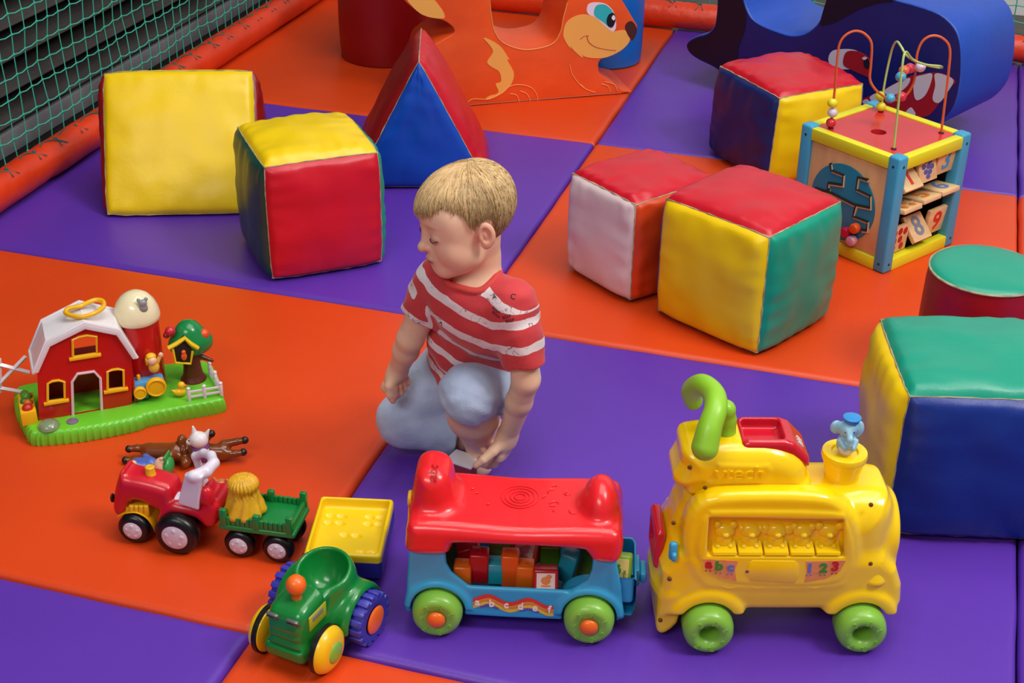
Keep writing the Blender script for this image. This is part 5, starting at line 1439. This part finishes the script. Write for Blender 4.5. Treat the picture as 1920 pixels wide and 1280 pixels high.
# ------------------------------------------------------------------ toddler kneeling on one knee
from mathutils.bvhtree import BVHTree
A3 = lambda *v: np.array(v, float)
r0 = A3(math.cos(YAW), -math.sin(YAW), 0); a0 = A3(math.sin(YAW), math.cos(YAW), 0); UP = A3(0, 0, 1)
unit = lambda v: v/np.linalg.norm(v)
shR, shL = at(817, 522, .385), at(966, 563, .387)
LV = unit((shL-shR)*[1, 1, 0]); FV = np.cross(LV, UP)          # child's left, child's front
mid = (shR+shL)/2
pel = at(905, 690, .155)
neck = mid+UP*.034-FV*.012
elR, wrR = at(770, 634, .27), at(747, 692, .190)
elL, wrL = at(986, 712, .255), at(953, 815, .125)
hipR, hipL = pel-LV*.045, pel+LV*.045
knR, anR = at(760, 786, .062), at(868, 806, .045)
knL, anL = at(878, 738, .212), at(902, 832, .045)
toL = anL+unit(FV*.8+LV*.5)*.032*A3(1, 1, 0)-UP*.022
toR = anR+unit(-FV+LV*.3)*.07-UP*.022

# ---- head frame
hc = at(870, 408, .508)
yaw_ = math.radians(23); pit = math.radians(11); rol = math.radians(4)
hf = -r0*math.cos(yaw_)-a0*math.sin(yaw_)
hz0 = UP; hf = unit(hf*math.cos(pit)-hz0*math.sin(pit)); hx = unit(np.cross(UP, hf)); hx = unit(hx*math.cos(rol)+np.cross(hf, hx)*math.sin(rol)); hz_ = np.cross(hf, hx)
HB = np.stack([hx, -hf, hz_], 1)                                # columns: local x (left), y (back), z (up)
HSC = A3(.97, .87, .95)
toH = lambda P: ((P-hc) @ HB)/HSC
frH = lambda q: hc+(np.asarray(q, float)*HSC) @ HB.T

def head_sdf(P):
    q = toH(P)
    X = q.copy(); X[..., 0] = np.abs(X[..., 0])
    d = s_ell(q, (0, .010, .020), (.0635, .076, .066))
    d = smin(d, s_ell(q, (0, -.036, .016), (.050, .033, .042)), .03)
    d = smin(d, s_ell(q, (0, -.028, -.034), (.049, .040, .046)), .03)
    d = smin(d, s_ell(X, (.027, -.042, -.036), (.022, .022, .024)), .016)
    d = smin(d, s_ell(q, (0, -.055, -.064), (.018, .0155, .014)), .018)
    d = smin(d, s_cap(X, (.03, -.01, -.05), (.006, -.052, -.068), .018, .014), .02)
    d = smax(d, -s_ell(X, (.025, -.0845, -.004), (.0135, .0135, .0105)), .016)
    d = smin(d, s_ell(X, (.0255, -.0585, -.004), (.0145, .0125, .0105)), .003)
    d = smin(d, s_cap(q, (0, -.070, -.004), (0, -.0795, -.021), .0058, .0068), .012)
    d = smin(d, s_ball(q, (0, -.0832, -.0235), .0082), .004)
    d = smin(d, s_ball(X, (.0068, -.0755, -.0255), .0052), .003)
    d = smin(d, s_ell(q, (0, -.0655, -.044), (.018, .010, .014)), .012)
    d = smin(d, s_ell(q, (0, -.0758, -.0455), (.0125, .0055, .0044)), .003)
    d = smin(d, s_ell(q, (0, -.0734, -.0528), (.0110, .0055, .0044)), .003)
    d = smax(d, -s_ell(q, (0, -.0815, -.0492), (.0135, .0060, .0011)), .0018)
    # ears
    er = A3(.066, .012, -.010)
    c_, s_ = math.cos(.35), math.sin(.35)
    e = X-er; e = np.stack([e[..., 0]*c_-e[..., 1]*s_, e[..., 0]*s_+e[..., 1]*c_, e[..., 2]], -1)
    ear = s_ell(e, (.001, 0, .002), (.0062, .0145, .0205))
    ear = smin(ear, s_ell(e, (-.001, -.005, -.014), (.0062, .0085, .009)), .005)
    ear = smax(ear, -s_ell(e, (.0062, -.0022, .0035), (.0048, .0088, .0125)), .002)
    ear = smin(ear, s_ell(e, (.001, -.003, .001), (.004, .004, .007)), .003)
    ear = smin(ear, s_ell(e, (.0005, -.0105, -.003), (.004, .003, .005)), .002)
    d = smin(d, ear, .004)
    return d

def hand_parts(w, dr, palm, th, curls, thumb, L=1.0, spread=.0):
    """chains for a palm, four fingers and a thumb: wrist, pointing direction, palm side, thumb side"""
    dr, palm, th = unit(dr), unit(palm), unit(th)
    K = []
    K.append(([w, w+dr*.012], [.0165, .0170], None))
    for o_, ln in ((.0145, .036), (.005, .039), (-.005, .037), (-.0145, .033)):
        K.append(([w+dr*.008+th*o_*.5, w+dr*ln*L+th*o_], [.0105, .0088], 'palm'))
    base = [(.0150, .0370, (.0165, .0125, .0105)), (.0052, .0400, (.0185, .014, .0115)), (-.0050, .0385, (.0170, .013, .011)), (-.0145, .0340, (.0135, .0105, .0095))]
    for i, ((o_, b_, ls), cu) in enumerate(zip(base, curls)):
        p = w+dr*b_*L+th*o_-palm*.0015; a_ = 0; pts = [p-dr*.006, p]
        sp = th*(o_*spread)
        for l_, c_ in zip(ls, cu):
            a_ += c_
            p = p+(unit(dr+sp)*math.cos(a_)+palm*math.sin(a_))*l_*L; pts.append(p)
        K.append((pts, [.0076, .0074, .0066, .0060, .0050], 'finger'))
    tp = [w+dr*.010+th*.010+palm*.004]
    for v, l_ in thumb: tp.append(tp[-1]+unit(dr*v[0]+th*v[1]+palm*v[2])*l_*L)
    K.append((tp, [.0105, .0088, .0074, .0056], 'thumb'))
    return K
def hand_sdf2(P, K):
    d = None
    for pts, rs, k in K:
        e = s_chain(P, pts, rs, .0015)
        d = e if d is None else smin(d, e, .009 if k == 'palm' else (.0028 if k == 'finger' else .007))
    return d
# right hand: loose fist at the thigh; left hand: closed round the edge of the box
dR = unit(unit(wrR-elR)*.8+unit(at(730, 738, .14)-wrR)*.6)
thR = unit(FV*.85-LV*.15); thR = unit(thR-dR*thR.dot(dR)); pR = np.cross(thR, dR)
HR_ = hand_parts(wrR, dR, pR, thR, [(1.25, 1.4, .8), (1.3, 1.45, .8), (1.35, 1.45, .8), (1.4, 1.45, .8)], [((.55, .7, .35), .016), ((.85, .1, .5), .014), ((.8, -.2, .6), .012)], 1.05)
dL = unit(at(928, 893, .03)-wrL)
pL = unit(a0*.45-r0*.85-UP*.1); pL = unit(pL-dL*pL.dot(dL)); thL = np.cross(pL, dL)
HL_ = hand_parts(wrL, dL, pL, thL, [(.25, .5, .4), (.4, .6, .4), (.5, .7, .4), (.6, .8, .4)], [((.45, .85, .15), .020), ((.55, .75, .3), .018), ((.75, .45, .4), .014)], 1.12, .1)

def arm(P, s, e, w):
    up = s_chain(P, [s, s*.5+e*.5, e], [.027, .0245, .0212], .01)
    m_ = e*.62+w*.38
    return smin(up, s_chain(P, [e, m_, w], [.0212, .0205, .0155], .008), .008)
def leg(P, h, k, an, toe):
    d = s_chain(P, [h, h*.45+k*.55, k], [.052, .045, .037], .015)
    c = k*.62+an*.38
    d = smin(d, s_chain(P, [k, c, an], [.038, .041, .026], .012), .012)
    return smin(d, s_chain(P, [an-UP*.014, toe], [.024, .019], .005), .014)
chest = mid-FV*.02-UP*.045
belly = pel*.55+chest*.45+FV*.012
TB = np.stack([LV, -FV, UP], 1)
ax = unit(chest-pel); TBx = np.stack([LV, np.cross(ax, LV), ax], 1)
def torso(P, g=0.0):
    d = s_ell(P, chest, (.078+g, .056+g, .075+g), TBx)
    d = smin(d, s_ell(P, belly, (.075+g, .062+g, .08+g), TBx), .04)
    d = smin(d, s_ell(P, pel+UP*.01, (.078+g, .066+g, .07+g), TBx), .04)
    return smin(d, s_cap(P, shR+LV*.012-UP*.004, shL-LV*.012-UP*.004, .029+g), .03)
def local(P, c, R, f_):
    """evaluate a detailed shape only inside a ball round it"""
    r_ = np.linalg.norm(P-c, axis=-1); out = r_-R+.03; k_ = r_ < R
    if k_.any(): out[k_] = f_(P[k_])
    return out
def body_sdf(P):
    d = torso(P, -.006)
    d = smin(d, s_chain(P, [neck-UP*.02, neck+UP*.015, frH((0, .018, -.04))], [.036, .031, .033], .01), .022)
    d = smin(d, local(P, hc, .15, head_sdf), .012)
    d = smin(d, arm(P, shR-UP*.004, elR, wrR), .015); d = smin(d, arm(P, shL-UP*.004, elL, wrL), .015)
    d = smin(d, leg(P, hipR, knR, anR, toR), .012); d = smin(d, leg(P, hipL, knL, anL, toL), .012)
    d = smin(d, local(P, wrR+dR*.04, .11, lambda p: hand_sdf2(p, HR_)), .006); d = smin(d, local(P, wrL+dL*.04, .11, lambda p: hand_sdf2(p, HL_)), .006)
    return d
allp = np.stack([shR, shL, pel, elR, wrR, elL, wrL, knR, anR, knL, anL, toL, toR, hc])
lo = allp.min(0)-[.09, .09, .05]; hi = allp.max(0)+[.09, .09, .10]; lo[2] = -.006
BV, BF = sdf(body_sdf, lo, hi, .0018)
BV[:, 2] = np.maximum(BV[:, 2], .001)
q = toH(BV); X = q.copy(); X[:, 0] = np.abs(X[:, 0])
hl_ = lambda c: np.array(lin(c)[:3])
colr = np.tile(hl_('edc2a4'), (len(BV), 1))
def tint(c, w):
    global colr
    w = np.clip(w, 0, 1)[:, None]; colr = colr*(1-w)+hl_(c)*w
g = lambda c, r: np.exp(-(np.linalg.norm((X-np.array(c))/np.array(r), axis=1)**2))
tint('d98a72', .5*g((.034, -.052, -.036), (.016, .02, .014)))
tint('dd8d78', .5*g((0, -.084, -.026), (.010, .01, .008)))
tint('cf7a66', .75*g((.066, .014, -.01), (.012, .02, .026)))
tint('b4574f', .95*np.exp(-((q[:, 0]/.0125)**4+((q[:, 2]+.0492)/.0062)**4+((q[:, 1]+.074)/.009)**4)))
tint('8a3d38', .9*np.exp(-((q[:, 0]/.0125)**4+((q[:, 2]+.0492)/.0013)**2+((q[:, 1]+.075)/.009)**4)))
tint('b98455', .7*np.exp(-(((X[:, 0]-.026)/.014)**2+((q[:, 2]-.0145-.06*(.026-X[:, 0]))/.0028)**2+((q[:, 1]+.064)/.02)**4)))
tint('c58a74', .5*g((.0255, -.07, -.006), (.014, .01, .008)))
for hp_ in (HR_, HL_):
    for pts, rs, k in hp_:
        if k in ('finger', 'thumb'):
            tint('d98e78', .55*np.exp(-(np.linalg.norm(BV-pts[-1], axis=1)/.009)**2))
SKIN = mat('child_skin', 'e6b08f', .48, bump=.04, bscale=300, var=.05, vscale=30, sss=.12, vcol='tone', spec=.35)
kid = thing('toddler', 'blond toddler in red and white striped shirt and pale blue trousers kneeling on one knee', 'person', (0, 0, 0))
obj('body', (BV, BF), SKIN, kid, 180, {'tone': colr})

# ---- eyes
EYEW = mat('eye_white', 'd8d2d0', .2); LASH = mat('lash', '5a3d2e', .6); IRIS = mat('iris_blue', '3f5266', .15)
for s in (-1, 1):
    e = obj('eye', [ball(.0112)], EYEW, kid); e.matrix_local = Matrix.Translation(Vector(frH((s*.0252, -.0565, -.0055))))
    i_ = obj('iris', mv(rt(cyl(.0045, .002, 20, 'Y'), 'X', .35), 0, 0, 0), IRIS, e); i_.matrix_local = Matrix(np.block([[HB, np.zeros((3, 1))], [np.zeros((1, 3)), np.ones((1, 1))]]).tolist()) @ Matrix.Translation((0, -.0103, -.0028))
    L = [frH((s*(.0252+dx), y, z)) for dx, y, z in ((-.0105, -.0700, -.0075), (-.006, -.0720, -.0088), (0, -.0726, -.0094), (.006, -.0714, -.0086), (.0115, -.0676, -.0062), (.0138, -.0655, -.0056))]
    obj('eyelash', tube(smooth_path(L, 4), [.0004]+[.0009]*18+[.0006, .0004], 6), LASH, kid)
    L = [frH((s*(.0252+dx), y, z)) for dx, y, z in ((-.011, -.0705, .0125), (-.003, -.0722, .0155), (.006, -.069, .0155), (.014, -.061, .0125))]

# ---- hair: strands combed down from the crown over a cap
HAIR = mat('blond_hair', 'b98c50', .5, var=.12, vscale=60, vcol='tone', spec=.4)
whorl = A3(0, .030, .088)
def hair_end(ph):
    """height of the hair edge round the head; ph = 0 in front, pi behind"""
    c = abs(ph)
    K = [(0, .036), (.45, .038), (.85, .048), (1.15, .040), (1.42, .004), (1.62, .012), (1.8, .012), (2.0, -.030), (2.35, -.050), (2.8, -.058), (PI, -.060)]
    for (x0, y0_), (x1, y1_) in zip(K[:-1], K[1:]):
        if c <= x1: 
            t_ = (c-x0)/(x1-x0); t_ = t_*t_*(3-2*t_); return y0_+(y1_-y0_)*t_
    return K[-1][1]
hcn = A3(0, .006, .020)
def hair_pt(ph, t, lift):
    """t: 0 at the whorl, 1 at the edge"""
    dirx, diry = math.sin(ph), -math.cos(ph)
    ze = hair_end(ph)
    rx, ry, rz = .0665+lift, (.0875 if diry < 0 else .0815)+lift, .0675+lift
    el = math.asin(max(-1, min(1, (ze-hcn[2])/rz)))
    tilt = PI/2
    e = PI/2-(PI/2-el)*t
    p = A3(rx*math.cos(e)*dirx, ry*math.cos(e)*diry, rz*math.sin(e))
    sh = (1-t)**2
    p = p+hcn+A3(0, .022*sh*math.cos(e)*0+.022*max(0, 1-t)**1.5, -.004*sh)
    return p
gcap = grid(lambda u, v: frH(hair_pt(-PI+2*PI*u, v*.93, .0012*(1-v**4))), 96, 30, cu=True)
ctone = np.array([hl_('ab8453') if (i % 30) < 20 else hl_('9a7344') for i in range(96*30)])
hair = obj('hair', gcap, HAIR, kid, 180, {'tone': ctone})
rnd = random.Random(21)
SV, SF, SC = [], [], []
off = 0
for k in range(4200):
    ph = rnd.uniform(-PI, PI)
    if abs(ph) < .2 or rnd.random() < .0: pass
    cl_ = round(ph*14)/14
    t0 = rnd.choice([0, 0, .05, .15, .3, .45]); t1 = rnd.uniform(.80, 1.03)
    if abs(ph) < 1.15: t1 += rnd.uniform(0, .10)
    lf = rnd.uniform(.0010, .0021); sw = rnd.uniform(-.10, .10)
    pts = []
    n = 9
    for i in range(n):
        t = t0+(t1-t0)*i/(n-1)
        pp = ph+(cl_-ph)*.55*t*t+sw*t*t+.25*(1-t)*0
        pp = max(-PI, min(PI, pp))
        q_ = hair_pt(pp, t, lf*(1-.75*t*t)+.0008*math.sin(i*1.1+k))
        pts.append(frH(q_))
    rr = rnd.uniform(.0005, .00085)
    R = [rr*(.5+.5*min(1, 4*i/(n-1)))*(1-.75*max(0, (i/(n-1)-.7)/.3)) for i in range(n)]
    V, F_ = tube(pts, R, 3, caps=False)
    SV.append(V); SF += [tuple(j+off for j in f_) for f_ in F_]; off += len(V)
    b_ = rnd.random()
    base = hl_('c09660')*(1-b_)+hl_('e8cb98')*b_ if rnd.random() < .86 else hl_('a07a4a')
    for i in range(n):
        t = t0+(t1-t0)*i/(n-1)
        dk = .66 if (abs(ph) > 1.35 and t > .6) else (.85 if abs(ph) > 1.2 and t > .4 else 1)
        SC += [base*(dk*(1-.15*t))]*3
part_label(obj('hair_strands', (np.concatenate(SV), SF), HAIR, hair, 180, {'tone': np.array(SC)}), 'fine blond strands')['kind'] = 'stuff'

# ---- striped shirt
def slv(s, e, k=.80): return s*(1-k)+e*k
slR, slL = slv(shR, elR, .58), slv(shL, elL, .77)
def folds(P, a_=.0016):
    return a_*(np.sin(P @ A3(70, 40, 95)+2.2*np.sin(P @ A3(-30, 55, 20)))*.6+np.sin(P @ A3(-60, 95, 150)+1.7*np.sin(P @ A3(50, 20, -35)))*.4)
def sleeve(P, s, e, end, f0, f1):
    d = s_chain(P, [s, (s+end)/2, end+unit(end-s)*.02], [f0, (f0+f1)/2, f1], .01)
    u = unit(end-s)
    d = smax(d, (P-end) @ u, .003)
    return smax(d, -np.maximum(s_cap(P, end-u*.012, end+u*.05, f1-.005), -((P-end) @ u+.011)), .002)
hem = pel-UP*.012
hn = unit(ax*1.0-FV*.10)
def shirt_sdf(P):
    d = torso(P, .0045)
    # loose hem
    d = smin(d, s_ell(P, pel+ax*.025-FV*.004, (.084, .072, .05), TBx), .03)
    d = smax(d, -((P-hem) @ hn), .004)
    d = smin(d, sleeve(P, shR-UP*.006, elR, slR, .034, .0325), .018)
    d = smin(d, sleeve(P, shL-UP*.006, elL, slL, .0345, .0345), .018)
    d = smax(d, -s_cap(P, neck-UP*.004+FV*.010, neck+UP*.08, .0375), .004)
    d = smax(d, -s_ball(P, neck+FV*.026+UP*.006, .030), .006)
    # collar roll
    q_ = P-(neck-UP*.006+FV*.010); h_ = q_ @ unit(UP+FV*.55); rad = np.linalg.norm(q_-h_[..., None]*unit(UP+FV*.55), axis=-1)
    return d+folds(P)
lo2 = np.minimum(np.minimum(allp[[0, 1, 2, 3, 5]].min(0), pel), shR)-[.1, .1, .1]; hi2 = allp[[0, 1, 2, 3, 5]].max(0)+[.1, .1, .07]
TV, TF = sdf(shirt_sdf, lo2, hi2, .0021)
dT = torso(TV, .0045); dRs = s_cap(TV, shR, slR, .038); dLs = s_cap(TV, shL, slL, .040)
ax2 = unit(ax*.85-FV*.5); st = (TV-pel) @ ax2
sR = (TV-shR) @ unit(slR-shR); sL = (TV-shL) @ unit(slL-shL)
ss = lambda v: np.clip(v, 0, 1)**2*(3-2*np.clip(v, 0, 1))
aL = ss((dT-dLs)/.022+.35)*ss((sL-.004)/.014); aR = ss((dT-dRs)/.022+.35)*ss((sR-.004)/.014)
top_ = (mid-pel) @ ax2
coord = st.copy()
coord = coord*(1-aL)+(top_+.012-sL)*aL; coord = coord*(1-aR)+(top_+.010-sR)*aR
coord = coord-(top_-.022)+.42
nkd = np.linalg.norm(np.cross(TV-(neck-UP*.004+FV*.010), UP), axis=1)
S_MAT = bpy.data.materials.new('striped_jersey'); S_MAT.use_nodes = True
nt = S_MAT.node_tree; N = nt.nodes; L_ = nt.links; bs = N['Principled BSDF']; bs.inputs['Roughness'].default_value = .8; bs.inputs['Sheen Weight'].default_value = .2
def nd(t, **k):
    n_ = N.new(t)
    for a_, v in k.items(): setattr(n_, a_, v)
    return n_
def mth(op, a_, b_=None, c_=None):
    n_ = nd('ShaderNodeMath', operation=op)
    for i, v in enumerate((a_, b_, c_)):
        if v is None: continue
        if isinstance(v, (int, float)): n_.inputs[i].default_value = v
        else: L_.new(v, n_.inputs[i])
    return n_.outputs[0]
at_ = nd('ShaderNodeAttribute', attribute_name='band'); tc = nd('ShaderNodeTexCoord')
nz = nd('ShaderNodeTexNoise'); nz.inputs['Scale'].default_value = 28; L_.new(tc.outputs['Object'], nz.inputs['Vector'])
nz3 = nd('ShaderNodeTexNoise'); nz3.inputs['Scale'].default_value = 260; L_.new(tc.outputs['Object'], nz3.inputs['Vector'])
s_ = mth('ADD', at_.outputs['Fac'], mth('MULTIPLY', mth('SUBTRACT', nz.outputs['Fac'], .5), .010))
fr_ = mth('FRACT', mth('DIVIDE', s_, .042))
white = mth('LESS_THAN', fr_, .34)
# thin drawn outlines of cars and scribbles
nz2 = nd('ShaderNodeTexNoise'); nz2.inputs['Scale'].default_value = 75; nz2.inputs['Detail'].default_value = 1; L_.new(tc.outputs['Object'], nz2.inputs['Vector'])
ln_ = mth('LESS_THAN', mth('ABSOLUTE', mth('SUBTRACT', nz2.outputs['Fac'], .52)), .014)
gate_n = nd('ShaderNodeTexNoise'); gate_n.inputs['Scale'].default_value = 24; L_.new(tc.outputs['Object'], gate_n.inputs['Vector'])
ln_ = mth('MULTIPLY', ln_, mth('GREATER_THAN', gate_n.outputs['Fac'], .5))
mx = nd('ShaderNodeMix', data_type='RGBA'); mx.inputs['A'].default_value = lin('c9353a'); mx.inputs['B'].default_value = lin('e8dcde'); L_.new(white, mx.inputs['Factor'])
mx2 = nd('ShaderNodeMix', data_type='RGBA'); mx2.inputs['B'].default_value = lin('56404c'); L_.new(mx.outputs['Result'], mx2.inputs['A'])
L_.new(mth('MULTIPLY', ln_, mth('ADD', mth('MULTIPLY', white, .5), .28)), mx2.inputs['Factor'])
L_.new(mx2.outputs['Result'], bs.inputs['Base Color'])
bp = nd('ShaderNodeBump'); bp.inputs['Strength'].default_value = .15; bp.inputs['Distance'].default_value = .002; L_.new(nz3.outputs['Fac'], bp.inputs['Height']); L_.new(bp.outputs['Normal'], bs.inputs['Normal'])
shirt = obj('shirt', (TV, TF), S_MAT, kid, 180, {'band': coord})
# ribbed collar follows the neckline
bvt = BVHTree.FromPolygons([tuple(v) for v in TV], [tuple(int(i) for i in f_) for f_ in TF])
ring = []
for k in range(48):
    an = 2*PI*k/48
    dr_ = LV*math.cos(an)*.039+FV*math.sin(an)*.039
    fz = math.sin(an)
    p0 = neck+FV*(.010+.012*max(0, fz))+dr_*(1.0+.22*max(0, fz))
    hit = bvt.ray_cast(Vector(p0+UP*.06), Vector((0, 0, -1)))
    if hit[0] is None: hit = bvt.find_nearest(Vector(p0))
    ring.append(np.array(hit[0]))
ring = np.array(ring)
for _ in range(14): ring = (np.roll(ring, 1, 0)+ring*2+np.roll(ring, -1, 0))/4
part_label(obj('collar', tube(ring+UP*.0005, .0058, 8, True), mat('collar_red', 'd0443f', .8), shirt, 180), 'plain red collar band')
# small printed words on the white bands
bvb = bvt
def print_word(s, px, py, size, ang):
    o_ = Vector(EYE); d_ = Vector(ray(px, py)).normalized()
    hit = bvb.ray_cast(o_, d_)
    if hit[0] is None: return
    p, n_ = np.array(hit[0]), np.array(hit[1])
    ex = unit(r0*math.cos(ang)+UP*math.sin(ang)); ex = unit(ex-n_*ex.dot(n_)); ez = np.cross(n_, ex); ez = -ez if ez[2] < 0 else ez
    V, F_ = text(s, size, .0001)
    W = np.stack([p+ex*v[0]+ez*v[2] for v in V])
    W2 = []
    for w_ in W:
        h_ = bvb.find_nearest(Vector(w_)); W2.append(np.array(h_[0])+np.array(h_[1])*.0005)
    obj('printed_word', (np.array(W2), F_), mat('print_navy', '2a2740', .7), shirt, 0)
for s, px, py, an in (('BEEP', 950, 594, .35), ('BEEP', 956, 601, .35), ('BEEP', 930, 581, -.45), ('BEEP', 930, 590, -.45), ('BEEP', 840, 527, -.5), ('A', 927, 556, .2), ('C', 962, 556, -.3), ('A', 827, 606, -.2)):
    print_word(s, px, py, .0072 if len(s) > 1 else .012, an)

# ---- trousers: pale blue, rolled below the knee
def pleg(P, h, k, an, kk, r1, r2, r3, tl=0):
    end = k*(1-kk)+an*kk; u = unit(unit(an-k)+tl)
    d = s_chain(P, [h, h*.45+k*.55, k], [.060, r1, r2], .015)
    e = s_chain(P, [k, end+u*.02], [r2, r3], .01)
    e = smax(e, (P-end) @ u, .003)
    e = smax(e, -np.maximum(s_cap(P, end-u*.012, end+u*.05, r3-.006), -((P-end) @ u+.010)), .002)
    return smin(d, e, .012)
def pants_sdf(P):
    d = s_ell(P, pel+UP*.002, (.079, .068, .058), TBx)
    d = smax(d, (P-(pel+ax*.05)) @ ax, .004)
    d = smin(d, pleg(P, hipR, knR, anR, .92, .053, .0475, .048), .02)
    d = smin(d, pleg(P, hipL, knL, anL, .05, .052, .0455, .049, -r0*.55), .02)
    q_ = P-knL
    cr = .0022*np.sin(q_ @ A3(120, 90, 210)+1.5*np.sin(q_ @ A3(90, -60, 30)))*np.exp(-(np.linalg.norm(q_-[.0, .0, -.03], axis=-1)/.05)**2)
    return d+folds(P, .0009)+cr
PV, PF = sdf(pants_sdf, np.minimum(allp[[2, 7, 8, 9]].min(0), pel)-[.09, .09, .1], allp[[2, 7, 8, 9]].max(0)+[.1, .1, .09], .0021)
PV[:, 2] = np.maximum(PV[:, 2], .0015)
obj('trousers', (PV, PF), mat('pale_blue_cotton', 'adbedb', .8, bump=.2, bscale=60, var=.10, vscale=25, fine=.3, fscale=1200, sheen=.2), kid, 180)

# ---- the box in his hand
bxp = at(869, 860, .04)
b = thing('small_box', 'small white topped box with dull red side held under the toddler fingers', 'box', (bxp[0], bxp[1], 0), math.radians(-12))
obj('box_body', mv(rbox(.050, .036, .037, .002), 0, 0, .019), mat('box_red', '8e2f3c', .5, var=.1), b)
part_label(obj('lid', mv(rbox(.051, .037, .004, .001), 0, 0, .039), mat('box_white', 'efebf2', .5, var=.05), b), 'white lid')
